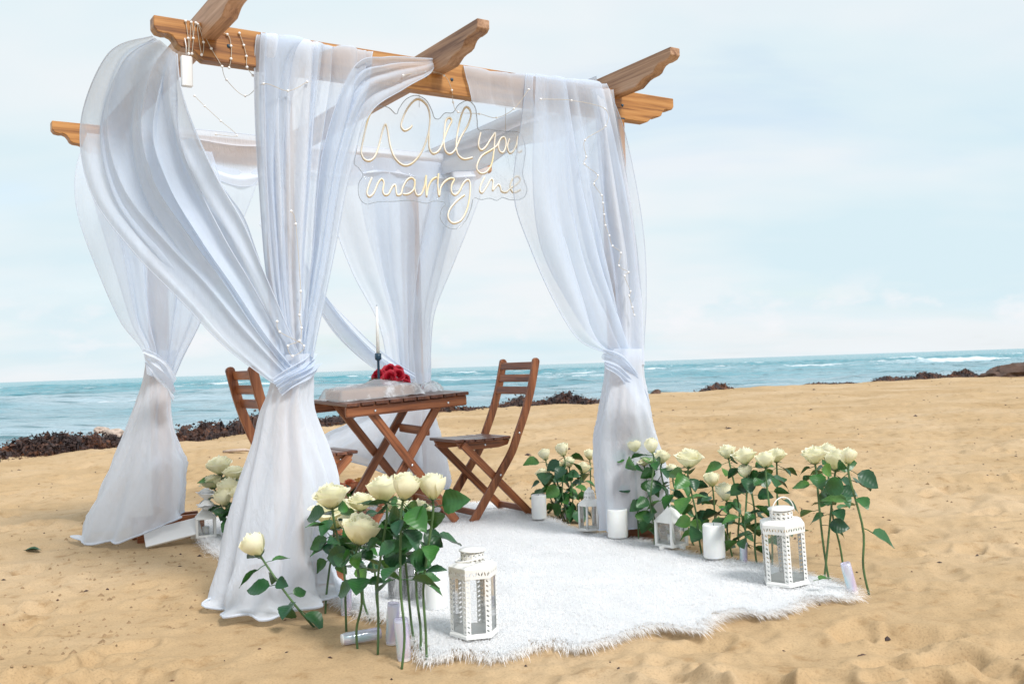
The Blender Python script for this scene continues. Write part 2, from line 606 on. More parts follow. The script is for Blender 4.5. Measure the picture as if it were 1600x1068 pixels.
def clear(name, tint, op, rough=0.05, film=False):
    m, nt, b = new_mat(name)
    out = nt.nodes['Material Output']
    nt.nodes.remove(b)
    gl = N(nt, 'ShaderNodeBsdfGlossy')
    gl.inputs['Roughness'].default_value = rough
    df = N(nt, 'ShaderNodeBsdfDiffuse')
    df.inputs[0].default_value = (*tint, 1)
    tp = N(nt, 'ShaderNodeBsdfTransparent')
    fr = N(nt, 'ShaderNodeFresnel')
    fr.inputs[0].default_value = 1.3 if film else 1.45
    a = N(nt, 'ShaderNodeMixShader')
    t = N(nt, 'ShaderNodeTexCoord')
    if film:
        n = N(nt, 'ShaderNodeTexNoise', Scale=7.0, Detail=8.0, Roughness=0.7, Distortion=1.0)
        L(nt, t.outputs['Object'], n.inputs['Vector'])
        bp = N(nt, 'ShaderNodeBump', Strength=0.35, Distance=0.03)
        L(nt, n.outputs[0], bp.inputs['Height'])
        L(nt, bp.outputs[0], gl.inputs['Normal'])
        L(nt, bp.outputs[0], fr.inputs['Normal'])
        n2 = N(nt, 'ShaderNodeTexNoise', Scale=3.2, Detail=9.0, Roughness=0.72)
        L(nt, t.outputs['Object'], n2.inputs['Vector'])
        L(nt, math_node(nt, 'MULTIPLY', ramp(nt, n2.outputs[0], [(0.52, 0.4 * op), (0.62, op), (0.76, 0.5)]), 1.0), a.inputs[0])
    else:
        a.inputs[0].default_value = op
    L(nt, tp.outputs[0], a.inputs[1])
    L(nt, df.outputs[0], a.inputs[2])
    c = N(nt, 'ShaderNodeMixShader')
    L(nt, math_node(nt, 'MULTIPLY', fr.outputs[0], 0.9), c.inputs[0])
    L(nt, a.outputs[0], c.inputs[1])
    L(nt, gl.outputs[0], c.inputs[2])
    L(nt, c.outputs[0], out.inputs[0])
    return m


MAT_ACRYL = clear('clear_acrylic', (0.5, 0.6, 0.74), 0.07, 0.08, film=True)
MAT_EDGE = clear('acrylic_edge', (0.50, 0.57, 0.64), 0.4, 0.1)
MAT_GLASS = clear('lantern_glass', (0.66, 0.74, 0.75), 0.05, 0.03)
MAT_WRAP = clear('clear_plastic_wrap', (0.86, 0.88, 0.92), 0.9, 0.12, film=True)
MAT_CLOTH = plain('white_plastic_sheet', (0.80, 0.82, 0.86), 0.35, bump=0.3, bscale=14)

MAT_IRI, nt, b = new_mat('iridescent_film')
out = nt.nodes['Material Output']
t = N(nt, 'ShaderNodeTexCoord')
n = N(nt, 'ShaderNodeTexNoise', Scale=14.0, Detail=2.0)
mpi = N(nt, 'ShaderNodeMapping')
mpi.inputs['Scale'].default_value = (1.0, 1.0, 0.25)
L(nt, t.outputs['Object'], mpi.inputs[0])
L(nt, mpi.outputs[0], n.inputs['Vector'])
L(nt, ramp(nt, n.outputs[0], [(0.30, (0.25, 0.75, 0.85)), (0.42, (0.80, 0.88, 0.95)), (0.52, (0.75, 0.68, 0.95)), (0.62, (0.92, 0.78, 0.86)), (0.72, (0.78, 0.93, 0.93))]), b.inputs['Base Color'])
b.inputs['Roughness'].default_value = 0.15
b.inputs['Metallic'].default_value = 0.35
b.inputs['Alpha'].default_value = 0.48

MAT_TUBE, nt, b = new_mat('warm_neon_tube')
t = N(nt, 'ShaderNodeTexCoord')
n = N(nt, 'ShaderNodeTexNoise', Scale=5.0, Detail=2.0)
L(nt, t.outputs['Object'], n.inputs['Vector'])
L(nt, ramp(nt, n.outputs[0], [(0.50, (0.90, 0.84, 0.72)), (0.60, (0.90, 0.76, 0.46)), (0.70, (0.88, 0.62, 0.08))]), b.inputs['Base Color'])
b.inputs['Roughness'].default_value = 0.4
MAT_GOLD = plain('gold_tube_backing', (0.74, 0.54, 0.28), 0.4)
MAT_FUR, nt, b = new_mat('white_faux_fur')
nt.nodes.remove(b)
d_ = N(nt, 'ShaderNodeBsdfDiffuse')
d_.inputs[0].default_value = (0.945, 0.955, 0.97, 1)
e_ = N(nt, 'ShaderNodeBsdfTranslucent')
e_.inputs[0].default_value = (0.945, 0.955, 0.97, 1)
m_ = N(nt, 'ShaderNodeMixShader')
m_.inputs[0].default_value = 0.4
L(nt, d_.outputs[0], m_.inputs[1])
L(nt, e_.outputs[0], m_.inputs[2])
L(nt, m_.outputs[0], nt.nodes['Material Output'].inputs[0])
MAT_PEACHBOX = plain('peach_wood_tray', (0.62, 0.38, 0.24), 0.5, 0.15, 8)

# ------------------------------------------------------------------ ground
SHORE = [(-60, 722), (0, 714), (100, 703), (195, 695), (270, 690), (345, 681), (490, 668), (600, 655), (700, 643), (750, 637), (850, 631), (935, 630), (1030, 614),
         (1100, 611), (1260, 601), (1330, 597), (1450, 591.5), (1530, 589), (1600, 586.5), (1660, 584)]
sp = [GP(*p) for p in SHORE]
SA = np.array([math.atan2(p.x, p.y) for p in sp])
SR = np.array([math.hypot(p.x, p.y) for p in sp])


def shore_r(a):
    return np.interp(a, SA, SR)


RUGPX = [(675, 1035), (705, 1024), (735, 1023), (790, 1031), (835, 1008), (870, 1003), (905, 1018), (960, 1003), (1020, 984), (1085, 993), (1115, 967), (1160, 958),
         (1190, 967), (1215, 961), (1262, 938), (1322, 944), (1324, 924), (1285, 908), (1245, 902), (1190, 886), (1120, 882), (1050, 866), (990, 849), (900, 833),
         (850, 816), (790, 798), (750, 788), (640, 792), (560, 800), (440, 803), (312, 822), (330, 860), (450, 915), (560, 955), (640, 985)]
RUG = np.array([[p.x, p.y] for p in (GP(*q) for q in RUGPX)])


def in_poly(x, y, P):
    c = np.zeros(x.shape, bool)
    j = len(P) - 1
    for i in range(len(P)):
        xi, yi, xj, yj = P[i, 0], P[i, 1], P[j, 0], P[j, 1]
        k = ((yi > y) != (yj > y)) & (x < (xj - xi) * (y - yi) / (yj - yi + 1e-12) + xi)
        c ^= k
        j = i
    return c


FOOT = []
for _ in range(900):
    r_ = 1.6 * math.exp(random.random() * 2.7)
    a_ = random.uniform(-0.75, 0.75)
    x_, y_ = r_ * math.sin(a_), r_ * math.cos(a_)
    if r_ < shore_r(a_) - 0.6:
        FOOT.append((x_, y_, random.uniform(0, PI), random.uniform(0.07, 0.16), random.uniform(0.05, 0.08), random.uniform(0.008, 0.028)))


def ground_z(x, y, feet=True):
    x, y = np.asarray(x, float), np.asarray(y, float)
    r = np.hypot(x, y)
    a = np.arctan2(x, y)
    beyond = np.maximum(0, r - shore_r(a))
    base = np.where(beyond > 0, -0.13 * beyond, 0)
    base = np.maximum(base, -2.5)
    q = np.stack([x - O.x, y - O.y], -1)
    uu = q @ np.array([U.x, U.y])
    vv = q @ np.array([V.x, V.y])
    dd = np.maximum(np.maximum(np.abs(uu - 0.85) - 1.1, 0), np.maximum(np.abs(vv - 0.3) - 1.5, 0))
    wild = np.clip(dd / 0.8, 0, 1)
    z = base
    z = z + wild * (0.075 * vnoise(x * 0.9, y * 0.9, 1) + 0.060 * vnoise(x * 2.1, y * 2.1, 2))
    fade = np.clip(1.6 - r / 20, 0.4, 1)
    z = z + (0.25 + 0.75 * wild) * fade * (0.030 * np.abs(vnoise(x * 4.6, y * 4.6, 3)) * 1.4 + 0.018 * vnoise(x * 11, y * 11, 4) + 0.009 * vnoise(x * 30, y * 30, 5) + 0.020 * np.clip(vnoise(x * 17, y * 17, 6) - 0.24, 0, 1) * np.clip(vnoise(x * 1.3, y * 1.3, 7) * 4 + 0.6, 0, 1.5)) - 0.006
    if feet:
        for fx, fy, fa, l, w, d in FOOT:
            m = (np.abs(x - fx) < 0.45) & (np.abs(y - fy) < 0.45)
            if not m.any(): continue
            dx, dy = x[m] - fx, y[m] - fy
            p, qv = dx * math.cos(fa) + dy * math.sin(fa), -dx * math.sin(fa) + dy * math.cos(fa)
            e = (p / l) ** 2 + (qv / w) ** 2
            e2 = np.sqrt(e) + 0.5 * vnoise(x[m] * 22, y[m] * 22, 8)
            z[m] += (0.15 + 0.85 * wild[m]) * d * (-1.15 / (1 + np.exp((e2 - 1) * 6)) + 0.6 * np.exp(-((e2 - 1.4) ** 2) * 9))
    return z


def gz(x, y):
    return float(ground_z(np.array([x]), np.array([y]), False)[0])


def polar_grid(rs, an):
    A, R_ = np.meshgrid(an, rs)
    x, y = R_ * np.sin(A), R_ * np.cos(A)
    nr, na = A.shape
    i = np.arange(nr - 1)[:, None] * na + np.arange(na - 1)[None, :]
    f = np.stack([i, i + 1, i + na + 1, i + na], -1).reshape(-1, 4)[:, ::-1]
    return x.ravel(), y.ravel(), f


an = np.concatenate([np.linspace(-PI, -0.75, 30)[:-1], np.linspace(-0.75, 0.75, 760), np.linspace(0.75, PI, 30)[1:]])
rs = np.concatenate([np.linspace(0.2, 1.5, 10)[:-1], np.geomspace(1.5, 48, 640)])
x, y, f = polar_grid(rs, an)
z = ground_z(x, y)
tag(link('sand_beach', mesh_np('sand_beach', np.stack([x, y, z], -1), f, MAT_SAND)), kind='structure')

# ------------------------------------------------------------------ sea
SEA_Z = -0.42
an = np.concatenate([np.linspace(-PI * 0.9, -0.7, 40)[:-1], np.linspace(-0.7, 0.7, 520), np.linspace(0.7, PI * 0.9, 40)[1:]])
rs = np.concatenate([np.geomspace(9, 260, 420), np.geomspace(260, 9000, 60)[1:]])
x, y, f = polar_grid(rs, an)
r = np.hypot(x, y)
wd = rad(14)                                        # swell comes in along this heading
p = y * math.cos(wd) - x * math.sin(wd)
qx = x * math.cos(wd) + y * math.sin(wd)
h = np.zeros_like(x)
for lam, amp, dev, sd_ in ((7.5, 0.10, 0.10, 1), (4.1, 0.07, -0.25, 2), (2.3, 0.045, 0.3, 3), (1.25, 0.028, -0.5, 4), (13, 0.12, 0.05, 5)):
    ph = (p * math.cos(dev) + qx * math.sin(dev)) * 2 * PI / lam + 4.5 * vnoise(x / (lam * 2.2), y / (lam * 2.2), sd_)
    sw = np.sin(ph)
    env = np.clip(0.25 + 2.2 * (vnoise(qx / (lam * 1.6), p / (lam * 0.9), sd_ + 20) + 0.25), 0, 1.6)
    h += amp * env * (np.exp(sw * 1.0) - 1.27) * np.clip(1.3 - lam / 60 - r / 700, 0.0, 1)
h *= np.clip((r - 9) / 30, 0.35, 1.0) * np.clip(1.4 - r / 600, 0.15, 1)
# breaker line over the reef, and scattered whitecaps
brk = 92 + 10 * vnoise(qx / 40, qx * 0, 31) + 5 * vnoise(qx / 9, qx * 0, 32)
foam = 0.9 * np.exp(-((p - brk) / 3.6) ** 2) * np.clip(0.75 + 1.3 * vnoise(qx / 14, p / 12, 33), 0.1, 1.2)
foam *= np.clip(0.2 + (qx + 10) / 40, 0.0, 0.9)
foam += 0.75 * np.exp(-((p - brk - 26) / 2.4) ** 2) * np.clip(2.2 * vnoise(qx / 9, p / 8, 34), 0, 1)
foam += 0.85 * np.exp(-((p - brk + 34) / 1.4) ** 2) * np.clip(2.2 * vnoise(qx / 7, p / 6, 36), 0, 1)
foam += np.clip((h - 0.13) * 6, 0, 1) * np.clip(vnoise(qx / 5, p / 3, 35) * 3, 0, 1) * np.clip((r - 60) / 60, 0, 1)
h += 0.35 * np.exp(-((p - brk) / 2.4) ** 2) * np.clip(0.3 + 1.6 * vnoise(qx / 11, p / 12, 33), 0, 1)
me = mesh_np('sea', np.stack([x, y, SEA_Z + h], -1), f, MAT_SEA)
a_ = me.attributes.new('foam', 'FLOAT', 'POINT')
a_.data.foreach_set('value', foam.astype(np.float32))
a_ = me.attributes.new('depth', 'FLOAT', 'POINT')
a_.data.foreach_set('value', np.clip((p - 55) / 70 + 0.9 * vnoise(qx / 30, p / 9, 40), 0, 1).astype(np.float32))
tag(link('sea', me), kind='structure')

# ------------------------------------------------------------------ seaweed bank along the high-water line
def weed_bank(name, px0, px1, height, width, label, seed, n_blades, dx=0.0):
    rng = random.Random(seed)
    xs = np.array([p[0] for p in SHORE]); ys = np.array([p[1] for p in SHORE])
    vs, fs = [], []
    pts = []
    m = int(max(14, (px1 - px0) / 1.6))
    for i in range(m + 1):
        px = px0 + (px1 - px0) * i / m
        pts.append(GP(px, float(np.interp(px, xs, ys))))
    cross = 15
    for i, pnt in enumerate(pts):
        t = i / m
        env = min(1, 4 * t, 4 * (1 - t)) ** 0.5
        lump = 0.55 + 0.9 * abs(float(vnoise(np.array([pnt.x * 0.9 + seed]), np.array([pnt.y * 0.9]), 50)[0]) * 2)
        out = Vector((pnt.x, pnt.y, 0)).normalized()
        for k in range(cross):
            s_ = k / (cross - 1)
            q0 = Vector((pnt.x, pnt.y, 0)) + out * (width * (s_ - 0.15))
            hh = height * env * lump * math.sin(PI * s_) ** 0.7 * (0.8 + 0.9 * float(vnoise(np.array([q0.x * 5]), np.array([q0.y * 5]), 51)[0]) + 0.8 * float(vnoise(np.array([q0.x * 13]), np.array([q0.y * 13]), 52)[0]))
            q = Vector((pnt.x, pnt.y, 0)) + out * (width * (s_ - 0.15) + rng.uniform(-0.05, 0.05))
            base = gz(q.x, q.y)
            vs.append((q.x, q.y, base - 0.02 + hh))
    for i in range(m):
        for k in range(cross - 1):
            a = i * cross + k
            fs.append((a, a + 1, a + cross + 1, a + cross))
    # torn fronds heaped on the bank
    for _ in range(n_blades):
        i = rng.randrange(m * cross)
        b_ = Vector(vs[i])
        c_ = b_ + Vector((rng.uniform(-.15, .15), rng.uniform(-.15, .15), rng.uniform(-0.02, 0.006)))
        d_ = Vector((rng.gauss(0, 1), rng.gauss(0, 1), rng.gauss(0, 0.10))).normalized() * rng.uniform(0.015, 0.06) * (0.5 + width / 2)
        e_ = Vector((rng.gauss(0, 1), rng.gauss(0, 1), rng.gauss(0, 1))).normalized() * rng.uniform(0.006, 0.022)
        j = len(vs)
        mid = c_ + d_ * 0.5 + Vector((0, 0, rng.uniform(0, 0.02)))
        vs += [c_ - e_, c_ + e_, mid + e_ * 1.3, mid - e_ * 1.3, c_ + d_]
        fs += [(j, j + 1, j + 2, j + 3), (j + 3, j + 2, j + 4)]
    o = link(name, mesh(name, vs, fs, MAT_WEED, False))
    return tag(o, label, 'seaweed', 'banks of dried seaweed along the waterline', 'stuff')


weed_bank('seaweed_bank', -60, 560, 0.29, 1.3, 'thick brown bank of dried seaweed along the waterline at the left', 1, 11000)
weed_bank('seaweed_bank', 560, 760, 0.22, 1.0, 'brown seaweed bank behind the table and folding chair', 2, 3600)
weed_bank('seaweed_bank', 752, 960, 0.19, 1.0, 'low brown seaweed bank between the right chair and right curtain', 3, 3000)
weed_bank('seaweed_bank', 1090, 1145, 0.20, 0.9, 'small dark seaweed heap at the waterline right of the pergola', 4, 350)
weed_bank('seaweed_bank', 1258, 1340, 0.13, 0.9, 'thin dark strip of seaweed on the sand crest at right', 5, 900)
weed_bank('seaweed_bank', 1360, 1540, 0.26, 1.2, 'long dark strip of seaweed on the crest near the right rocks', 6, 1800)


def rock(name, c, sx, sy, sz, mat, label, seed, cat='rock', group=None):
    bm = bmesh.new()
    bmesh.ops.create_icosphere(bm, subdivisions=3, radius=1)
    for v in bm.verts:
        n_ = v.co.copy()
        k = 1 + 0.5 * float(vnoise(np.array([n_.x * 2 + seed]), np.array([n_.y * 2 + n_.z * 1.7]), seed)[0]) + 0.3 * float(vnoise(np.array([n_.x * 5 + seed]), np.array([n_.z * 5 + n_.y * 4]), seed + 3)[0])
        v.co = Vector((n_.x * sx, n_.y * sy, max(n_.z, -0.3) * sz)) * k
    o = link(name, bm_mesh(name, bm, mat, False))
    o.location = c
    return tag(o, label, cat, group)


p_ = GP(1590, 587.5); rock('shore_rock', (p_.x + .2, p_.y, 0.05), 1.1, 0.8, 0.40, MAT_ROCK, 'dark brown shore rock at the far right edge of the beach', 5)
p_ = GP(1562, 588.5); rock('shore_rock', (p_.x, p_.y, 0.0), 0.6, 0.45, 0.24, MAT_ROCK, 'low brown rock just left of the far right shore rock', 8)
for k, (px, py, sx, lab) in enumerate(((160, 688, 0.10, 'pale stone lying in the seaweed left of the left curtain'), (180, 692, 0.13, 'larger pale stone in the seaweed nearest the left curtain'))):
    p_ = GP(px, py + 1); rock('pale_stone', (p_.x, p_.y, 0.13 - 0.02 * k), sx * 1.2, sx * 0.7, sx * 0.7, MAT_STONE, lab, 20 + k, 'stone')
p_ = GP(1025, 615.5); rock('beach_stone', (p_.x, p_.y, 0.0), 0.14, 0.12, 0.12, MAT_ROCK, 'small brown stone at the waterline right of the right curtain', 31, 'stone')
p_ = GP(1348, 1018); rock('pebble', (p_.x, p_.y, gz(p_.x, p_.y) + .002), 0.013, 0.008, 0.007, MAT_ROCK, 'small dark pebble alone on the sand in the right foreground', 33, 'pebble')

# scraps of weed and grit strewn over the sand
vs, fs = [], []
rng = random.Random(5)
for _ in range(900):
    a = rng.uniform(-0.6, 0.6)
    rr = 2.2 * math.exp(rng.random() ** 0.55 * 2.75)
    if rr > shore_r(a) - 0.1: continue
    x_, y_ = rr * math.sin(a), rr * math.cos(a)
    if in_poly(np.array([x_]), np.array([y_]), RUG)[0]: continue
    sz = rng.uniform(0.0018, 0.0042) * (1 + rr * 0.13) * (2.2 if rng.random() < 0.06 else 1)
    z_ = float(ground_z(np.array([x_]), np.array([y_]))[0])
    d_ = Vector((rng.gauss(0, 1), rng.gauss(0, 1), 0)).normalized() * sz * rng.uniform(1, 2.6)
    e_ = Vector((-d_.y, d_.x, 0)).normalized() * sz
    j = len(vs)
    c_ = Vector((x_, y_, z_ + 0.001))
    vs += [c_ - d_, c_ - e_, c_ + d_, c_ + e_, c_ + Vector((0, 0, sz * 0.9))]
    fs += [(j, j + 1, j + 4), (j + 1, j + 2, j + 4), (j + 2, j + 3, j + 4), (j + 3, j, j + 4)]
tag(link('seaweed_scraps', mesh('seaweed_scraps', vs, fs, MAT_WEED, False)), 'scattered dark scraps of seaweed strewn over the sand', 'debris', kind='stuff')
# little clods of sand thrown up by feet
vs, fs = [], []
for _ in range(3600):
    a = rng.uniform(-0.56, 0.56)
    rr = 2.1 * math.exp(rng.random() * 1.3)
    x_, y_ = rr * math.sin(a), rr * math.cos(a)
    if in_poly(np.array([x_]), np.array([y_]), RUG)[0]: continue
    if vnoise(np.array([x_ * 1.1]), np.array([y_ * 1.1]), 77)[0] < 0.02: continue
    sz = rng.uniform(0.002, 0.008) * (1.6 if rng.random() < .1 else 1)
    z_ = float(ground_z(np.array([x_]), np.array([y_]))[0])
    j = len(vs)
    c_ = Vector((x_, y_, z_))
    for k in range(5):
        an_ = k * 2 * PI / 5 + rng.random()
        vs.append(c_ + Vector((math.cos(an_), math.sin(an_), 0)) * sz * rng.uniform(.8, 1.4))
    vs.append(c_ + Vector((0, 0, sz * 1.1)))
    fs += [(j + k, j + (k + 1) % 5, j + 5) for k in range(5)]
tag(link('sand_clods', mesh('sand_clods', vs, fs, MAT_CLOD, True)), 'small clods of loose sand around the rug', 'sand clods', kind='stuff')
p_ = GP(372, 709)
ds = thing('driftwood_stick', (p_.x, p_.y, 0.03), 'short bleached stick on the sand behind the left chair', 'driftwood')
tube('stick', [(-0.17, 0.03, 0), (-0.06, -0.02, 0.01), (0.07, 0.0, 0.015), (0.18, -0.03, 0.0)], 0.02, MAT_STONE, ds, 7, [0.7, 1, 0.9, 0.5])

# ------------------------------------------------------------------ pergola
H = 2.215
pg = thing('pergola', g(0.85, 0.85), 'wooden pergola with notched beam ends draped in white voile', 'pergola', rz=TH)


def P(u, v, z):                                      # pergola space
    return Vector((u - 0.85, v - 0.85, z))


UP_ = [(0, 0), (0, -.042), (.012, -.058), (.035, -.062), (.05, -.060), (.066, -.066), (.077, -.08), (.085, -.096), (.10, -.104), (.125, -.106), (.145, -.112), (.165, -.128), (.18, -.14)]


def beam(name, p0, p1, w, hgt, mat, ends=(True, True), xs=1.0):
    """top edge from p0 to p1, notched ogee ends"""
    Ln = (p1 - p0).length
    k = hgt / 0.14
    poly = []
    if ends[0]:
        poly += [(x_ * k * xs, z_ * k) for x_, z_ in UP_]
    else:
        poly += [(0, 0), (0, -hgt)]
    if ends[1]:
        poly += [(Ln - x_ * k * xs, z_ * k) for x_, z_ in reversed(UP_)]
    else:
        poly += [(Ln, -hgt), (Ln, 0)]
    bm = prism(poly, w, 0.0025)
    return link(name, bm_mesh(name, bm, mat), pg, frame(p0, p1))


POSTS = [(0.04, 0.0), (1.755, 0.0), (-0.035, 1.74), (1.50, 1.72)]
for u_, v_ in POSTS:
    plank('post', P(u_, v_, -0.3), P(u_, v_, H - 0.145), 0.09, 0.09, MAT_PINE, pg, Vector((1, 0, 0)), 0.004)
beam('beam', P(-0.438, 0, H), P(2.143, 0, H), 0.06, 0.142, MAT_PINE)
beam('beam', P(-0.552, 1.71, H - 0.015), P(2.10, 1.71, H - 0.015), 0.06, 0.142, MAT_PINE)
for u_, v0_ in ((-0.235, -0.55), (0.755, -0.43), (1.77, -0.455)):
    beam('cross_beam', P(u_, v0_, H + (0.055 if u_ < 1 else 0.085)), P(u_, 2.25, H + 0.06), 0.058, 0.118, MAT_PINE2, xs=1.7)
for u_ in (-0.16, 0.02, 0.70, 0.83, 1.70, 1.80):        # coach bolts through the front beam
    lathe('bolt', [(0.0, 0.005), (0.006, 0.004), (0.008, 0.0)], MAT_BLUE, pg, 10).matrix_local = Matrix.Translation(P(u_, -0.03, H - 0.075)) @ Matrix.Rotation(PI / 2, 4, 'X')
for (u_, v_) in POSTS:                                 # feet of the posts: short boards round the base
    for s_, off in ((-1, 0.062), (1, 0.062)):
        plank('foot_board', P(u_ - (0.15 if u_ < 1 else 0.05), v_ + s_ * off, 0.045), P(u_ + (0.2 if u_ < 1 else 0.12), v_ + s_ * off, 0.045), 0.022, 0.15, MAT_TEAK, pg)
tube('bracket', [P(1.70, -0.035, H - 0.19), P(1.72, -0.04, H - 0.15), P(1.80, -0.04, H - 0.145)], 0.006, MAT_BLUE, pg)

# ------------------------------------------------------------------ curtains
def sheet(name, rows, folds, amp, parent, mat, seed, nrow=64, per=12, bunch=0.55, drift=0.7):
    """cloth panel; rows = (left point, right point[, amp scale]) down the panel, world space"""
    rng = random.Random(seed)
    base = parent.location
    A = np.array([[*r_[0], *r_[1], (r_[2] if len(r_) > 2 else 1.0)] for r_ in rows])
    A = crom(A, nrow)
    Lp, Rp, am = A[:, :3], A[:, 3:6], np.maximum(A[:, 6], 0.05)
    n = int(folds * per)
    s = np.linspace(0, 1, n + 1)
    comp = [(folds * 0.62, 1.0, rng.uniform(0, 6.28), rng.uniform(-1, 1)), (folds * 0.31, 0.9, rng.uniform(0, 6.28), rng.uniform(-1, 1)),
            (folds * 1.27, 0.28, rng.uniform(0, 6.28), rng.uniform(-1, 1)), (folds * 0.17, 0.8, rng.uniform(0, 6.28), rng.uniform(-1, 1))]
    T = np.linspace(0, 1, nrow)[:, None]
    mid = (Lp + Rp) / 2
    dn = np.gradient(mid, axis=0)
    wd_ = Rp - Lp
    wl = np.linalg.norm(wd_, axis=1, keepdims=True)
    nrm = np.cross(wd_, dn)
    nrm /= np.linalg.norm(nrm, axis=1, keepdims=True) + 1e-9
    wmax = wl.max()
    disp = np.zeros((nrow, n + 1))
    lat = np.zeros((nrow, n + 1))
    swell = 0.55 + 1.1 * (vnoise(s[None, :] * 3.1 + 0.6 * T, T * 1.7 + 0 * s[None, :], seed + 90) + 0.5)
    warp = 0.10 * vnoise(s[None, :] * 2.2 + 0 * T, T * 2.4 + 0 * s[None, :], seed + 91)
    for fr, w_, ph, dr in comp:
        arg = 2 * PI * fr * (s[None, :] + warp) + ph + dr * drift * 6 * T
        disp += w_ * np.sin(arg)
        lat += w_ * np.cos(arg + 0.5) / max(fr, 1)
    disp = disp * swell / 1.6
    sl = s[None, :] + bunch * lat * 0.16 * np.sin(PI * s[None, :]) ** 0.5
    sl = np.clip(sl, -0.02, 1.02)
    scale = amp * am[:, None] * np.clip(wl / wmax, 0.30, 1)
    fine = 0.010 * vnoise(s[None, :] * folds * 0.9 + 2.0 * T, T * 7 + 0 * s[None, :], seed)
    co = Lp[:, None, :] + (wd_)[:, None, :] * sl[:, :, None] + nrm[:, None, :] * (disp * scale + fine)[:, :, None]
    co -= np.array(base)[None, None, :]
    i = np.arange(nrow - 1)[:, None] * (n + 1) + np.arange(n)[None, :]
    f_ = np.stack([i, i + 1, i + n + 2, i + n + 1], -1).reshape(-1, 4)
    o = link(name, mesh_np(name, co.reshape(-1, 3), f_, mat), parent)
    for e_ in (0, n):
        tube('hem', [Vector(q) for q in co[:, e_]], 0.0022, MAT_VOILE2, o, 4)
    return o


def skirt(name, rows, folds, amp, parent, mat, seed, nrow=48, a0=0.0, a1=2 * PI):
    """gathered cloth flaring round a post; rows=(left point, right point, depth half-width)"""
    rng = random.Random(seed)
    base = np.array(parent.location)
    A = np.array([[*r_[0], *r_[1], r_[2]] for r_ in rows])
    A = crom(A, nrow)
    Lp, Rp, dh = A[:, :3], A[:, 3:6], A[:, 6]
    c = (Lp + Rp) / 2
    hx = (Rp - Lp) / 2
    view = c - np.array(CAM)
    view[:, 2] = 0
    view /= np.linalg.norm(view, axis=1, keepdims=True)
    n = folds * 11
    a = np.linspace(a0, a1, n + 1)
    T = np.linspace(0, 1, nrow)[:, None]
    comp = [(folds, 1.0, rng.uniform(0, 6), rng.uniform(-1, 1)), (int(folds * 0.6), 0.7, rng.uniform(0, 6), rng.uniform(-1, 1)), (int(folds * 1.6), 0.4, rng.uniform(0, 6), rng.uniform(-1, 1))]
    k = np.zeros((nrow, n + 1))
    for fr, w_, ph, dr in comp:
        k += w_ * np.sin(fr * a[None, :] + ph + 2.5 * dr * T)
    wob = 0.26 * vnoise(np.cos(a)[None, :] * 2 + 7 + 0 * T, np.sin(a)[None, :] * 2 + T * 3, seed)
    cr = np.abs(vnoise(np.cos(a)[None, :] * 3.2 + T * 2.6 + 11, np.sin(a)[None, :] * 3.2 + T * 5.5, seed + 40)) + 0.5 * np.abs(vnoise(np.cos(a)[None, :] * 7 + T * 5, np.sin(a)[None, :] * 7 + T * 9 + 3, seed + 41))
    k = 1 - 0.22 * (cr - 0.2) * np.minimum(1, 3 * T) + amp * k / 1.6 * (0.7 + 0.3 * T) + wob * T
    co = c[:, None, :] + hx[:, None, :] * (np.cos(a)[None, :] * k)[:, :, None] - view[:, None, :] * (dh[:, None] * np.sin(a)[None, :] * k)[:, :, None]
    X, Y = co[..., 0].ravel(), co[..., 1].ravel()
    gzv = ground_z(X, Y, False).reshape(co.shape[:2])
    low = gzv + 0.012 + 0.012 * (1 + np.sin(6 * a[None, :] + 2 * T))
    below = np.maximum(low - co[..., 2], 0)
    co[..., 2] = np.maximum(co[..., 2], low)
    co -= base[None, None, :]
    i = np.arange(nrow - 1)[:, None] * (n + 1) + np.arange(n)[None, :]
    f_ = np.stack([i, i + 1, i + n + 2, i + n + 1], -1).reshape(-1, 4)
    o = link(name, mesh_np(name, co.reshape(-1, 3), f_, mat), parent)
    tube('hem', [Vector(q) for q in co[-1]], 0.005, MAT_VOILE2, o, 4)
    return o


def rows_v(lst):
    """(xl,yl,vl, xr,yr,vr[,amp]) picture marks on upright planes of the pergola"""
    return [(FV(q[0], q[1], q[2]), FV(q[3], q[4], q[5])) + ((q[6],) if len(q) > 6 else ()) for q in lst]


def rows_d(lst):
    return [(AD(q[0], q[1], q[4]), AD(q[2], q[3], q[4]), q[5]) for q in lst]


GR = 'white voile curtains tied round the pergola posts'
# front left
c = thing('curtain', g(0.04, 0), 'sheer white curtain tied round the front left post, its hem on the sand', 'curtain', GR)
sheet('curtain_panel', rows_v([(405, 62, .05, 480, 74, .05, .2), (402, 54, -.05, 480, 66, -.05, .25), (402, 110, -.055, 462, 122, -.055, .7), (407, 250, -.07, 449, 262, -.07, 1),
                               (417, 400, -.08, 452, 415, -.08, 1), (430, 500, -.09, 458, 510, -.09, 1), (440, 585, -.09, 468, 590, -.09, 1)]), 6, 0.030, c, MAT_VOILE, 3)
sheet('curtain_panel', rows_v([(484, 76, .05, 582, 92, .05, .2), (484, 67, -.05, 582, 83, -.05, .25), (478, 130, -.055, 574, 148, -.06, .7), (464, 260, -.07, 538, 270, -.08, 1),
                               (462, 400, -.08, 512, 420, -.09, 1), (464, 500, -.09, 494, 505, -.10, 1), (462, 585, -.09, 486, 585, -.10, 1)]), 7, 0.032, c, MAT_VOILE, 4)
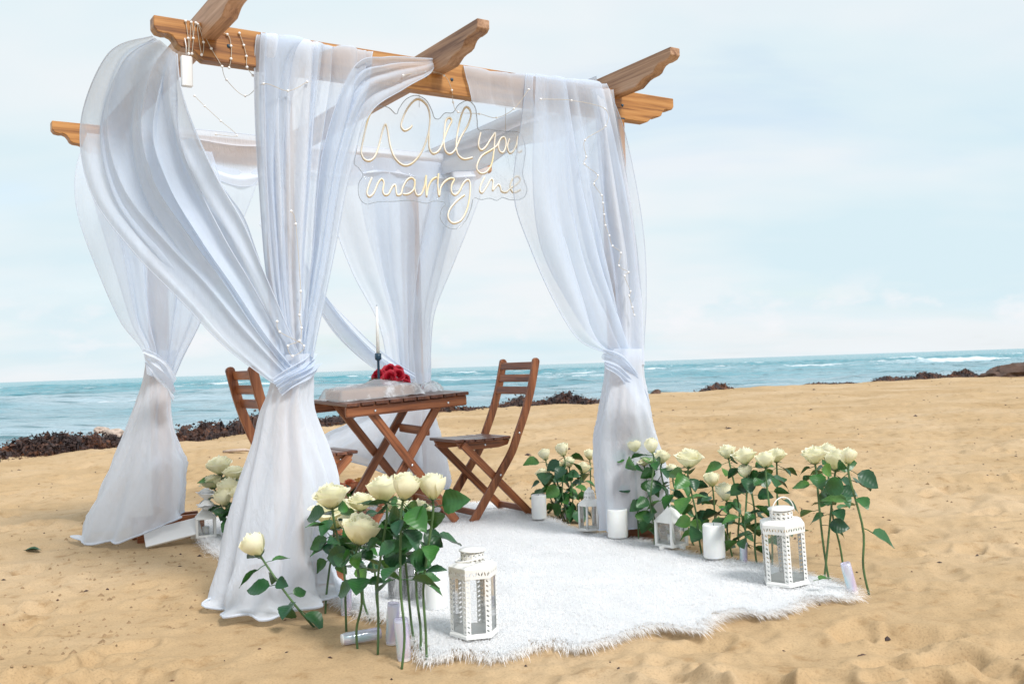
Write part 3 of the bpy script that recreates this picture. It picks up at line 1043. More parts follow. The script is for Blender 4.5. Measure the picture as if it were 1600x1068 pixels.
sheet('curtain_panel', rows_v([(676, 92, -.07, 678, 106, -.07, .2), (655, 92, -.065, 668, 118, -.075, .3), (600, 92, -.06, 630, 140, -.08, .6), (550, 110, -.06, 576, 180, -.09, 1),
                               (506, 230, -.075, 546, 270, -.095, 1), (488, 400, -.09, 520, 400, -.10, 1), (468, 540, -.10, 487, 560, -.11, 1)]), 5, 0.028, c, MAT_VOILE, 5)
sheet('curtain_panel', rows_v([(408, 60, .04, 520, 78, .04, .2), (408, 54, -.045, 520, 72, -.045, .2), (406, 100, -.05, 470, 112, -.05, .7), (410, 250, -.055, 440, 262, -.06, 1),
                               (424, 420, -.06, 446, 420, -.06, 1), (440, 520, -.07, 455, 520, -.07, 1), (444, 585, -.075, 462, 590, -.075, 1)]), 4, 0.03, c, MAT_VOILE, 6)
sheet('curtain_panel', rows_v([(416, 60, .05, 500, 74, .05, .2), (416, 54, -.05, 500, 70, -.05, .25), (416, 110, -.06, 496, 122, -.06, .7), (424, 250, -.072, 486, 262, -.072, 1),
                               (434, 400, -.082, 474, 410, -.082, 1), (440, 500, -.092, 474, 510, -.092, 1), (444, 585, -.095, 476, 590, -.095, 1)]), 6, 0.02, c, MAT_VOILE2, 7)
skirt('skirt', rows_d([(431, 556, 487, 552, 3.86, .085), (424, 600, 487, 596, 3.85, .08), (407, 655, 488, 645, 3.83, .10), (376, 767, 521, 750, 3.80, .16),
                       (350, 872, 516, 845, 3.78, .21), (334, 930, 524, 898, 3.75, .25), (328, 945, 530, 915, 3.72, .31)]), 10, 0.13, c, MAT_VOILE2, 8)
sheet('tie', rows_v([(425, 592, -.12, 440, 618, -.13, .6), (452, 575, -.14, 458, 604, -.15, .6), (478, 560, -.13, 484, 590, -.14, .6), (492, 546, -.08, 494, 574, -.09, .6)]), 6, 0.020, c, MAT_VOILE, 9, 30)
# swag sweeping from the beam's left end to the front left post
c = thing('curtain', g(-0.40, 0), 'wide billowing white swag from the beam end at left to the front left post', 'curtain', GR)
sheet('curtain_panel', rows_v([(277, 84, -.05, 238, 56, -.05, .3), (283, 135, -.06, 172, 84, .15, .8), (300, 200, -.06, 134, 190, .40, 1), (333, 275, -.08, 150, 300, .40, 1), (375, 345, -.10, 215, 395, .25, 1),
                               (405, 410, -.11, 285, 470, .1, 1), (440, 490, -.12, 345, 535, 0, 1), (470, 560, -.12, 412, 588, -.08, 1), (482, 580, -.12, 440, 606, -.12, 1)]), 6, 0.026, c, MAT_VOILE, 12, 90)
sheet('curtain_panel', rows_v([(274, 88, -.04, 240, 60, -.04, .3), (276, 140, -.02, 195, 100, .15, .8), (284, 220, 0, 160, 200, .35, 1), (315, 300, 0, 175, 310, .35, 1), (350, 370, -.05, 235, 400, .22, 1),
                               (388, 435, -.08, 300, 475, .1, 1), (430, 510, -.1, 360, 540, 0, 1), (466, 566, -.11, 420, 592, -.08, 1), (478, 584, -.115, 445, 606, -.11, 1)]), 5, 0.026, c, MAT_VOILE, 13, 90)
# a second loop hanging between the same beam end and the front left post
sheet('curtain_panel', rows_v([(300, 215, .5, 255, 215, .6, .5), (345, 290, .3, 300, 330, .4, 1), (385, 350, .1, 340, 390, .2, 1), (415, 430, 0, 385, 440, 0.05, 1), (445, 520, -.06, 425, 520, -.04, 1)]), 4, 0.03, c, MAT_VOILE, 14, 50)
# back left
c = thing('curtain', g(0.02, 1.7), 'white curtain gathered on the back left post with a wide blown hem', 'curtain', GR)
sheet('curtain_panel', rows_v([(137, 208, 1.66, 330, 238, 1.66, .3), (118, 268, 1.60, 345, 290, 1.62, .8), (121, 335, 1.58, 350, 350, 1.60, 1), (150, 420, 1.58, 340, 420, 1.60, 1),
                               (186, 500, 1.6, 310, 505, 1.6, 1), (221, 545, 1.62, 284, 556, 1.62, 1), (229, 585, 1.63, 270, 592, 1.63, 1)]), 7, 0.030, c, MAT_VOILE, 21, 80)
sheet('curtain_panel', rows_v([(150, 212, 1.70, 410, 250, 1.70, .3), (140, 280, 1.64, 395, 300, 1.66, .8), (160, 360, 1.62, 372, 360, 1.66, 1), (182, 430, 1.62, 347, 430, 1.66, 1),
                               (206, 505, 1.64, 314, 508, 1.66, 1), (230, 550, 1.66, 288, 556, 1.66, 1), (234, 588, 1.66, 272, 592, 1.66, 1)]), 6, 0.030, c, MAT_VOILE, 22, 80)
skirt('skirt', rows_d([(230, 545, 276, 548, 5.30, .07), (223, 592, 269, 592, 5.29, .075), (204, 650, 268, 645, 5.28, .11), (184, 705, 281, 690, 5.26, .15), (158, 765, 295, 718, 5.24, .20),
                       (138, 815, 296, 765, 5.22, .22), (124, 860, 296, 796, 5.2, .22)]), 10, 0.09, c, MAT_VOILE2, 23)
sheet('tie', rows_v([(224, 545, 1.50, 226, 566, 1.50, .6), (242, 552, 1.44, 238, 582, 1.44, .8), (262, 566, 1.46, 256, 604, 1.46, .8), (276, 590, 1.52, 268, 626, 1.52, .6)]), 4, 0.018, c, MAT_VOILE2, 25, 26)
# back right
c = thing('curtain', g(1.56, 1.72), 'white curtain gathered on the back right post behind the table', 'curtain', GR)
sheet('curtain_panel', rows_v([(508, 238, 1.66, 762, 262, 1.66, .3), (518, 330, 1.64, 735, 330, 1.64, 1), (548, 420, 1.64, 703, 420, 1.64, 1), (588, 500, 1.64, 678, 490, 1.64, 1),
                               (602, 555, 1.64, 672, 560, 1.64, 1), (608, 600, 1.64, 671, 600, 1.64, 1)]), 8, 0.036, c, MAT_VOILE, 31)
sheet('curtain_panel', rows_v([(560, 240, 1.70, 700, 256, 1.70, .3), (570, 330, 1.68, 712, 330, 1.68, 1), (590, 420, 1.68, 690, 420, 1.68, 1), (612, 500, 1.68, 672, 490, 1.68, 1),
                               (620, 560, 1.68, 672, 560, 1.68, 1), (622, 600, 1.68, 672, 600, 1.68, 1)]), 6, 0.045, c, MAT_VOILE, 32)
sheet('curtain_panel', rows_v([(425, 300, 1.5, 405, 350, 1.5, .6), (492, 425, 1.45, 482, 462, 1.45, 1), (545, 490, 1.5, 533, 535, 1.5, 1), (600, 548, 1.55, 590, 580, 1.55, 1), (650, 585, 1.6, 645, 606, 1.6, 1)]), 4, 0.04, c, MAT_VOILE, 33)
skirt('skirt', rows_d([(604, 585, 672, 582, 6.18, .11), (600, 615, 676, 612, 6.17, .12), (565, 650, 681, 648, 6.12, .18), (520, 676, 687, 700, 6.08, .25), (492, 695, 691, 760, 6.02, .30)]), 11, 0.13, c, MAT_VOILE2, 34)
# sheer length wound along the back beam
c = thing('beam_drape', g(0.85, 1.7, H), 'sheer white length of voile hung along the rear beam', 'drape', 'voile wound along the beams')
sheet('curtain_panel', [(g(u_, 1.66, 2.225), g(u_, 1.655, 2.225 - d_)) for u_, d_ in ((-.2, .22), (.1, .20), (.4, .30), (.7, .22), (1.0, .25), (1.3, .2), (1.6, .24), (1.95, .20))], 3, 0.02, c, MAT_VOILE2, 36)
c = thing('beam_drape', g(1.73, 0.9, H), 'sheer white length of voile wound along the right cross beam', 'drape', 'voile wound along the beams')
sheet('curtain_panel', [(g(1.728, v_, 2.30), g(1.722, v_, 2.30 - d_)) for v_, d_ in ((.06, .2), (.4, .24), (.8, .20), (1.2, .25), (1.6, .2), (2.0, .22))], 3, 0.012, c, MAT_VOILE2, 37)
# front right
c = thing('curtain', g(1.755, 0), 'white curtain tied round the front right post, its side billowing inwards', 'curtain', GR)
sheet('curtain_panel', rows_v([(822, 126, .05, 948, 145, .05, .2), (822, 118, -.05, 948, 134, -.05, .25), (818, 190, -.055, 966, 195, -.055, .8), (808, 300, -.07, 984, 300, -.06, 1), (833, 390, -.08, 996, 400, -.06, 1),
                               (872, 478, -.09, 1001, 480, -.07, 1), (905, 530, -.1, 1004, 530, -.08, .8), (945, 550, -.1, 1004, 565, -.09, .8)]), 7, 0.030, c, MAT_VOILE3, 41, 80)
sheet('curtain_panel', rows_v([(838, 128, .05, 935, 142, .05, .2), (838, 119, -.045, 940, 132, -.045, .25), (834, 190, -.05, 950, 195, -.05, .8), (834, 300, -.05, 968, 300, -.05, 1), (850, 390, -.055, 985, 400, -.05, 1),
                               (888, 470, -.06, 995, 480, -.06, 1), (918, 520, -.07, 1000, 530, -.07, .8), (950, 548, -.08, 1002, 565, -.08, .8)]), 6, 0.03, c, MAT_VOILE, 42, 80)
sheet('curtain_panel', rows_v([(925, 138, -.06, 958, 140, -.06, .3), (938, 200, -.07, 968, 205, -.06, .8), (950, 300, -.08, 986, 310, -.06, 1), (966, 400, -.085, 999, 410, -.06, 1),
                               (972, 490, -.09, 1003, 490, -.07, 1), (972, 570, -.095, 1006, 570, -.08, 1)]), 4, 0.028, c, MAT_VOILE2, 43)
skirt('skirt', rows_d([(944, 545, 1005, 545, 4.76, .10), (943, 590, 1008, 590, 4.75, .10), (935, 640, 1018, 640, 4.74, .13), (927, 690, 1031, 690, 4.79, .12), (930, 745, 1041, 740, 4.81, .12), (940, 825, 1044, 812, 4.82, .125)]), 8, 0.09, c, MAT_VOILE2, 44)
sheet('tie', rows_v([(940, 545, -.13, 946, 575, -.13, .6), (972, 556, -.15, 970, 590, -.15, .6), (1000, 590, -.14, 994, 622, -.14, .6), (1014, 628, -.1, 1006, 660, -.1, .6)]), 6, 0.020, c, MAT_VOILE, 45, 30)
c = thing('beam_drape', g(1.0, -0.03, H), 'sheer white voile wrapped over the front beam above the neon sign', 'drape', 'voile wound along the beams')
sheet('curtain_panel', rows_v([(726, 112, .04, 835, 128, .04, .3), (725, 104, -.042, 832, 120, -.042, .3), (732, 132, -.046, 832, 150, -.046, .3), (738, 160, -.042, 836, 176, -.042, .3)]), 4, 0.006, c, MAT_VOILE, 47, 14)

# ------------------------------------------------------------------ pearl light strings
def light_string(px, v, label, loose=True):
    c0 = FV(px[0][0], px[0][1], v)
    t_ = thing('light_string', c0, label, 'string lights', 'pearl light strings on the pergola')
    pts = [FV(q[0], q[1], v if len(q) < 3 else q[2]) - c0 for q in px]
    path = [Vector(w_) for w_ in crom([list(q) for q in pts], 10 * len(pts))]
    tube('wire', path, 0.0013, MAT_WIRE, t_, 5)
    bm = bmesh.new()
    for q in pts:
        bmesh.ops.create_icosphere(bm, subdivisions=2, radius=0.0055, matrix=Matrix.Translation(q))
    tag(link('pearls', bm_mesh('pearls', bm, MAT_PEARL, True), t_), kind='stuff')


light_string([(290, 33, -.035), (294, 60, -.036), (295, 84, -.03), (299, 35, -.036), (302, 60, -.036), (300, 84, -.03), (306, 36, -.036), (318, 66, -.036), (315, 86, -.03), (309, 38, -.036), (330, 76, -.036), (347, 104, -.03)], -.036, 'pearl light string wound three times round the beam near its left end')
light_string([(330, 48, -.036), (355, 54, -.036), (361, 72, -.036), (361, 92, -.036), (358, 106, -.03)], -.036, 'single loop of pearl lights on the beam beside the left cross beam')
light_string([(374, 52, -.036), (381, 71, -.036), (385, 88, -.036), (386, 105, -.036), (395, 118, 0)], -.036, 'pearl light string nearest the front left curtain on the bare beam')
light_string([(304, 150), (320, 166), (345, 189), (370, 212), (337, 210)], .9, 'dangling pearl string in the open bay behind the beam left end')
light_string([(347, 104, 0.02), (354, 125, .3), (383, 150, .3), (412, 131, -.09), (450, 142, -.1), (480, 128, -.1)], .1, 'pearl string sagging from the beam to the front left curtain')
light_string([(630, 118, -.09), (665, 112, -.06), (694, 118, -.07), (706, 141, -.04), (708, 160, 0), (716, 175, .0), (749, 178, 0), (776, 184, 0), (803, 170, -.08), (826, 140, -.1)], -.036, 'pearl string trailing along the beam above the neon sign')
light_string([(845, 155), (893, 157), (945, 170), (946, 197), (914, 219), (916, 245), (913, 256), (934, 274), (928, 287), (940, 305), (942, 317), (944, 335), (946, 352), (952, 368), (957, 384), (970, 395), (967, 415), (982, 425), (976, 431), (985, 455), (983, 462), (988, 480), (991, 492)], -.13, 'pearl light string trailing down the front right curtain')
light_string([(455, 330), (462, 350), (470, 455), (468, 492), (471, 512), (468, 532), (450, 540), (457, 556), (475, 540), (437, 518), (433, 502)], -.13, 'pearl light string gathered above the tie of the front left curtain')
p_ = FV(291, 86, -0.03)
bb = thing('battery_box', p_, 'white plastic battery pack hanging under the beam at left', 'battery box')
plank('case', Vector((0, 0, -0.005)), Vector((0, 0, -0.122)), 0.042, 0.02, MAT_PLASTIC, bb, Vector((-V.x, -V.y, 0)), 0.004)
tube('cord', [(0, 0, 0.0), (0.004, -0.01, 0.03), (0, -0.012, 0.06)], 0.002, MAT_PLASTIC, bb)

# ------------------------------------------------------------------ neon sign
SC = 1424 / 320.0
sg = thing('neon_sign', FV(690, 250, 0.06), 'clear cloud shaped neon sign reading Will you marry me', 'neon sign')
sb = sg.location.copy()


def Z(pt, dv=0.0):
    return FV(540 + pt[0] / SC, 130 + pt[1] / SC, 0.06 + dv) - sb


OUT = [(150, 195), (185, 165), (240, 160), (300, 170), (352, 215), (372, 175), (420, 112), (490, 85), (560, 118), (600, 190), (618, 240), (650, 248), (690, 208), (745, 205), (785, 150), (850, 122), (900, 165), (915, 255), (925, 325),
       (1000, 322), (1100, 335), (1210, 345), (1250, 450), (1240, 560), (1232, 640), (1262, 740), (1230, 800), (1150, 812), (1090, 795), (1050, 815), (1000, 800), (940, 810), (892, 798), (872, 870), (832, 960), (770, 1010),
       (705, 1000), (660, 945), (665, 880), (690, 830), (610, 820), (560, 835), (450, 815), (330, 822), (220, 825), (140, 840), (95, 790), (90, 700), (120, 640), (92, 590), (60, 555), (78, 450), (105, 320), (130, 240)]
ol = crom(np.array(OUT + OUT[:1], float), 200)[:-1]
bm = bmesh.new()
vv_ = [bm.verts.new(Z(q)) for q in ol]
fc_ = bm.faces.new(vv_)
rr_ = bmesh.ops.extrude_face_region(bm, geom=[fc_])
bmesh.ops.translate(bm, vec=V * 0.006, verts=[e for e in rr_['geom'] if isinstance(e, bmesh.types.BMVert)])
bmesh.ops.recalc_face_normals(bm, faces=bm.faces[:])
link('acrylic_panel', bm_mesh('acrylic_panel', bm, MAT_ACRYL), sg)
tube('panel_rim', [Z(q, -0.001) for q in ol] + [Z(ol[0], -0.001)], 0.0018, MAT_EDGE, sg, 5)
LET = [
    [(188, 182), (160, 235), (135, 330), (115, 425), (108, 480), (128, 525), (165, 537), (200, 512), (226, 450), (246, 370), (262, 310), (278, 284), (292, 325), (312, 440), (345, 520), (400, 567), (460, 556), (520, 490), (560, 400), (580, 320), (586, 230), (570, 160), (530, 116), (490, 110), (450, 145), (415, 200), (392, 260), (386, 300), (410, 327), (445, 312), (462, 292)],
    [(580, 325), (580, 400), (583, 450), (605, 486), (640, 475), (668, 432), (690, 370), (718, 300), (738, 260), (722, 238), (697, 260), (686, 340), (683, 420), (695, 470), (725, 490), (760, 462), (800, 375), (850, 290), (872, 220), (862, 178), (836, 164), (812, 200), (790, 280), (773, 380), (769, 450), (785, 500), (825, 526), (882, 515)],
    [(940, 342), (926, 400), (926, 440), (945, 463), (975, 440), (1010, 385), (1040, 345), (1036, 400), (1030, 480), (1015, 560), (985, 610), (945, 626), (915, 600), (916, 560), (945, 505), (1000, 470), (1045, 440), (1062, 415), (1080, 382), (1102, 374), (1114, 400), (1112, 445), (1095, 480), (1072, 472), (1062, 435), (1072, 395)],
    [(1140, 385), (1126, 435), (1138, 480), (1165, 472), (1188, 420), (1196, 368), (1192, 430), (1202, 475), (1226, 466)],
    [(182, 655), (160, 710), (148, 762), (165, 786), (195, 760), (225, 692), (250, 664), (266, 690), (258, 748), (274, 775), (300, 765), (325, 717), (345, 705), (350, 740), (358, 775), (385, 768), (398, 720), (430, 668), (465, 658), (482, 690), (470, 740), (435, 768), (400, 770)],
    [(482, 668), (480, 730), (495, 775), (525, 768), (548, 715), (560, 640), (559, 715), (563, 786), (575, 720), (600, 672), (632, 652)],
    [(646, 628), (641, 708), (650, 784), (662, 722), (690, 682), (728, 660), (755, 668), (738, 705), (736, 752), (760, 775), (790, 750), (820, 692), (850, 670), (866, 700), (862, 790), (842, 880), (802, 950), (745, 970), (712, 930), (727, 870), (780, 810), (828, 775)],
    [(966, 652), (942, 700), (933, 742), (950, 759), (980, 717), (1010, 665), (1026, 682), (1022, 742), (1040, 722), (1062, 702), (1076, 718), (1085, 748), (1118, 755), (1150, 725), (1195, 695), (1216, 665), (1192, 644), (1158, 670), (1145, 718), (1168, 757), (1218, 738)],
]
for k, lt in enumerate(LET):
    path = [Z(q, -0.008) for q in crom(np.array(lt, float), len(lt) * 6)]
    o = tube('letter_tube', path, 0.0036, MAT_TUBE, sg, 6)
    tube('gold_backing', [q + V * 0.005 + Vector((0.002, 0, -0.003)) for q in path], 0.0037, MAT_GOLD, o, 5)
for px in (655, 790):
    a_ = FV(px, 150 + (px - 655) * .1, 0.062)
    tube('hanger_wire', [FV(px, 168 if px < 700 else 205, 0.062) - sb, Vector((a_.x, a_.y, H - 0.13)) - sb], 0.001, MAT_WIRE, sg, 4)

# ------------------------------------------------------------------ rug
x0, x1, y0, y1 = RUG[:, 0].min(), RUG[:, 0].max(), RUG[:, 1].min(), RUG[:, 1].max()
st = 0.02
gx = np.arange(x0, x1 + st, st)
gy = np.arange(y0, y1 + st, st)
X, Y = np.meshgrid(gx, gy)
IN = in_poly(X, Y, RUG)
Zr = ground_z(X.ravel(), Y.ravel(), False).reshape(X.shape) + 0.022 + 0.020 * vnoise(X * 3.2, Y * 3.2, 60) + 0.008 * vnoise(X * 9, Y * 9, 61)
nx = len(gx)
cell = IN[:-1, :-1] & IN[1:, :-1] & IN[:-1, 1:] & IN[1:, 1:]
jj, ii = np.nonzero(cell)
a_ = jj * nx + ii
f = np.stack([a_, a_ + 1, a_ + nx + 1, a_ + nx], -1)
rug = thing('rug', (RUG[:, 0].mean(), RUG[:, 1].mean(), 0), 'fluffy white faux fur rug spread on the sand under the table', 'rug')
rb = np.array(rug.location)
co = np.stack([X.ravel(), Y.ravel(), Zr.ravel()], -1) - rb
used = np.unique(f)
remap = -np.ones(len(co), int)
remap[used] = np.arange(len(used))
link('backing', mesh_np('backing', co[used], remap[f], MAT_FUR), rug)
# fur: bent tufts, denser to the front and along the rim
nb = 420000
rx, ry = NR.uniform(x0, x1, nb), NR.uniform(y0, y1, nb)
keep = in_poly(rx, ry, RUG) & (NR.random(nb) < np.clip(1.7 - (ry - y0) / 2.4, 0.25, 1))
rx, ry = rx[keep], ry[keep]
rim = []
for i in range(len(RUG)):
    a, b_ = RUG[i], RUG[(i + 1) % len(RUG)]
    n_ = int(np.linalg.norm(b_ - a) * 2600)
    t_ = NR.random(n_)[:, None]
    rim.append(a + (b_ - a) * t_ + NR.normal(0, 0.020, (n_, 2)) * np.array([1.0, 1.0]))
rim = np.concatenate(rim)
rx, ry = np.concatenate([rx, rim[:, 0]]), np.concatenate([ry, rim[:, 1]])
nb = len(rx)
cen = RUG.mean(0)
rz = ground_z(rx, ry, False) + 0.018 + 0.020 * vnoise(rx * 3.2, ry * 3.2, 60) + 0.008 * vnoise(rx * 9, ry * 9, 61)
isrim = np.arange(nb) >= nb - len(rim)
# combing direction swirls slowly over the rug, outward on the rim
ang = 1.1 * vnoise(rx * 2.2, ry * 2.2, 62) * 2 + 0.9 * vnoise(rx * 9, ry * 9, 63) * 2 - PI / 2 + NR.normal(0, 0.75, nb)
dx, dy = np.cos(ang), np.sin(ang)
ox, oy = rx - cen[0], ry - cen[1]
on = np.hypot(ox, oy)
dx = np.where(isrim, ox / on + 0.5 * dx, dx)
dy = np.where(isrim, oy / on + 0.5 * dy, dy)
ln = np.where(isrim, NR.uniform(0.022, 0.046, nb), NR.uniform(0.012, 0.030, nb))
lift = np.where(isrim, NR.uniform(-0.016, 0.018, nb), NR.uniform(0.008, 0.014, nb))
P0 = np.stack([rx, ry, rz], -1)
D = np.stack([dx * ln, dy * ln, lift], -1)
side = np.stack([-dy, dx, np.zeros(nb)], -1)
side /= np.linalg.norm(side, axis=1, keepdims=True) + 1e-9
wd_ = NR.uniform(0.0006, 0.0013, nb)[:, None]
m_ = P0 + D * 0.5 + np.array([0, 0, 0.006])
tri = np.stack([P0 - side * wd_, P0 + side * wd_, m_ + side * wd_ * 0.8, m_ - side * wd_ * 0.8, P0 + D], 1).reshape(-1, 3) - rb
b5 = np.arange(nb) * 5
f3 = np.concatenate([np.stack([b5, b5 + 1, b5 + 2], -1), np.stack([b5, b5 + 2, b5 + 3], -1), np.stack([b5 + 3, b5 + 2, b5 + 4], -1)])
tag(link('fur', mesh_np('fur', tri, f3, MAT_FUR, False), rug), kind='stuff')
RUGZ = 0.02

# ------------------------------------------------------------------ table
tb = thing('folding_table', g(0.69, 0.86, 0.015), 'slatted brown folding table with crossed legs on the white rug', 'table')
tb.rotation_euler = Euler((rad(1.6), rad(-2.6), TH), 'XYZ')
TL, TW, TZ = 0.72, 0.50, 0.69
ns = 9
for k in range(ns):
    xa = (k + 0.5) * TL / ns
    plank('slat', Vector((xa, -0.005, TZ - 0.009)), Vector((xa, TW + 0.005, TZ - 0.009)), TL / ns - 0.008, 0.018, MAT_TEAKT, tb)
for yy in (0.018, TW - 0.018):
    plank('apron', Vector((0.0, yy, TZ - 0.046)), Vector((TL - 0.012, yy, TZ - 0.046)), 0.022, 0.055, MAT_TEAK, tb, bev=0.006)
for yy, x_a, x_b in ((0.048, 0.13, 0.62), (TW - 0.048, 0.13, 0.62)):
    plank('leg', Vector((x_a, yy, TZ - 0.025)), Vector((x_b, yy, -0.01)), 0.022, 0.045, MAT_TEAK, tb)
for yy in (0.074, TW - 0.074):
    plank('leg', Vector((TL - 0.13, yy, TZ - 0.025)), Vector((0.10, yy, -0.01)), 0.022, 0.045, MAT_TEAK, tb)
plank('stretcher', Vector((0.50, 0.085, 0.49)), Vector((0.50, TW - 0.085, 0.49)), 0.022, 0.045, MAT_TEAK, tb)
plank('stretcher', Vector((0.58, 0.06, 0.08)), Vector((0.58, TW - 0.06, 0.08)), 0.022, 0.04, MAT_TEAK, tb)
plank('stretcher', Vector((0.16, 0.085, 0.09)), Vector((0.16, TW - 0.085, 0.09)), 0.022, 0.04, MAT_TEAK, tb)
for xx, zz_ in ((0.16, TZ - 0.05), (TL / 2 + 0.008, 0.33), (0.59, TZ - 0.05)):
    for yy in (0.004, ):
        lathe('bolt', [(0.0, 0.004), (0.005, 0.003), (0.0065, 0.0)], MAT_BOLT, tb, 10).matrix_local = Matrix.Translation((xx, yy + (0.03 if zz_ < 0.5 else 0), zz_)) @ Matrix.Rotation(PI / 2, 4, 'X')


# ------------------------------------------------------------------ chairs
def curve_bar(name, spine, wid, thick, y, parent, mat):
    """upright cut from a plank: outline follows spine in xz"""
    sp_ = crom(np.array(spine, float), 26)
    d_ = np.gradient(sp_, axis=0)
    d_ /= np.linalg.norm(d_, axis=1, keepdims=True)
    nrm_ = np.stack([d_[:, 1], -d_[:, 0]], -1)
    w_ = np.full(len(sp_), wid / 2)
    a, b_ = sp_ + nrm_ * w_[:, None], sp_ - nrm_ * w_[:, None]
    top = [(sp_[-1] + d_[-1] * wid * 0.42 * math.sin(t) + nrm_[-1] * wid / 2 * math.cos(t)) for t in np.linspace(0.3, PI - 0.3, 6)]
    poly = [tuple(q) for q in a] + [tuple(q) for q in top] + [tuple(q) for q in b_[::-1]]
    # local x runs along the bar so that the grain does too
    bm = prism([(q[1], -q[0]) for q in poly], thick, 0.004)
    m_ = Matrix(((0, 0, -1, 0), (0, 1, 0, y), (1, 0, 0, 0), (0, 0, 0, 1)))
    return link(name, bm_mesh(name, bm, mat), parent, m_)


def make_chair(loc, rz, label):
    c = thing('folding_chair', loc, label, 'chair', 'folding chairs at the table', rz)
    Wd = 0.37
    sp_ = [(0, 0.0), (0.09, 0.12), (0.17, 0.23), (0.265, 0.36), (0.312, 0.46), (0.366, 0.58), (0.415, 0.72), (0.452, 0.87)]
    for yy in (0.011, Wd - 0.011):
        curve_bar('upright', sp_, 0.046, 0.022, yy, c, MAT_TEAK)
    for yy in (0.036, Wd - 0.036):
        plank('rear_leg', Vector((-0.03, yy, 0.425)), Vector((0.405, yy, 0.0)), 0.02, 0.042, MAT_TEAK, c)
    for yy in (0.058, Wd - 0.058):
        poly = [(0, 0), (0.02, -0.035), (0.06, -0.045), (0.27, -0.042), (0.33, -0.03), (0.345, 0)]
        link('seat_rail', bm_mesh('seat_rail', prism(poly, 0.02), MAT_TEAK), c, Matrix.Translation((-0.06, yy, 0.437)))
    for k in range(6):
        xa = -0.05 + k * 0.061
        e = 0.012 if k in (0, 5) else 0.0
        zc = 0.447 - 0.004 * math.sin(PI * k / 5)
        plank('seat_slat', Vector((xa, 0.022 + e, zc)), Vector((xa, Wd - 0.022 - e, zc)), 0.054, 0.016, MAT_TEAKT, c)
    for zz_, xx in ((0.845, 0.445), (0.775, 0.432), (0.705, 0.410)):
        a_ = 0.25
        bm = bmesh.new()
        bmesh.ops.create_cube(bm, size=1, matrix=Matrix.Translation((Wd / 2 - 0.018, 0, 0)) @ Matrix.Diagonal((Wd - 0.04, 0.014, 0.044, 1)))
        bevel(bm, 0.003)
        m_ = Matrix.Translation((xx - 0.012, 0.018, zz_)) @ Matrix.Rotation(0.25, 4, 'Y') @ Matrix.Rotation(PI / 2, 4, 'Z')
        link('back_slat', bm_mesh('back_slat', bm, MAT_TEAK), c, m_)
    plank('stretcher', Vector((0.05, 0.02, 0.045)), Vector((0.05, Wd - 0.02, 0.045)), 0.018, 0.034, MAT_TEAK, c)
    plank('stretcher', Vector((0.375, 0.04, 0.035)), Vector((0.375, Wd - 0.04, 0.035)), 0.018, 0.034, MAT_TEAK, c)
    for yy, sgn in ((-0.001, 1), (Wd + 0.001, -1)):
        for xx, zz_, dy_ in ((0.185, 0.245, 0), (0.318, 0.47, 0), (0.01, 0.415, 0.048), (0.12, 0.415, 0.048)):
            lathe('bolt', [(0.0, 0.003), (0.0045, 0.0025), (0.006, 0.0)], MAT_BOLT, c, 10).matrix_local = Matrix.Translation((xx, yy + sgn * dy_, zz_)) @ Matrix.Rotation(sgn * PI / 2, 4, 'X')
    return c


make_chair(g(1.385, 0.85, 0.02), TH, 'brown wooden folding chair right of the table, side on, slatted back at right')
make_chair(g(0.60, 1.09, 0.02), TH + PI, 'brown wooden folding chair left of the table, half hidden by the curtain')

# ------------------------------------------------------------------ roses
GA = 2.39996


def bloom_mesh(name, seed, openn, npet, mat, tall=1.0):
    """spiral of cupped petals, unit radius about 1, base at z=0"""
    rng = random.Random(seed)
    vs, fs = [], []
    nu, nv = 7, 7
    for i in range(npet):
        o = (i + 0.5) / npet
        rb_ = 0.10 + 0.78 * o ** 0.75
        hh = tall * (1.12 - 0.22 * o + rng.uniform(-.07, .07))
        wid = (1.5 - 0.50 * o) + rng.uniform(-.1, .1)
        a0 = i * GA + rng.uniform(-.25, .25)
        flare = openn * o ** 1.5 * rng.uniform(0.7, 1.25)
        j0 = len(vs)
        ruf = rng.uniform(0, 6)
        for b_ in range(nv):
            t = b_ / (nv - 1)
            for k in range(nu):
                q = k / (nu - 1) * 2 - 1
                tt = t * (1 - 0.20 * abs(q) ** 2.5)
                r_ = rb_ * (0.22 + 0.78 * math.sin(min(tt * 1.9, PI / 2)) - 0.10 * (1 - openn) * tt ** 3)
                z_ = hh * tt * (1 - 0.10 * flare)
                cu = max(0.0, tt - 0.66) / 0.34
                r_ += flare * 0.34 * cu ** 1.4
                z_ -= flare * 0.30 * cu ** 2.2
                r_ += 0.05 * math.sin(q * 4 + ruf) * tt * (0.3 + o)
                z_ += 0.06 * math.sin(q * 5 + ruf * 2) * tt ** 2
                an_ = a0 + q * wid * (0.25 + 0.75 * math.sin(min(tt * 2.2, PI / 2)))
                vs.append((r_ * math.cos(an_), r_ * math.sin(an_), z_))
        for b_ in range(nv - 1):
            for k in range(nu - 1):
                a = j0 + b_ * nu + k
                fs.append((a, a + 1, a + nu + 1, a + nu))
    return mesh(name, vs, fs, mat)


BLOOMS = [bloom_mesh('bloom', 100 + k, op, n_, MAT_CREAM, tl) for k, (op, n_, tl) in enumerate(((0.15, 18, 1.5), (0.45, 24, 1.25), (0.80, 28, 1.1), (0.65, 26, 1.15), (0.28, 20, 1.4)))]


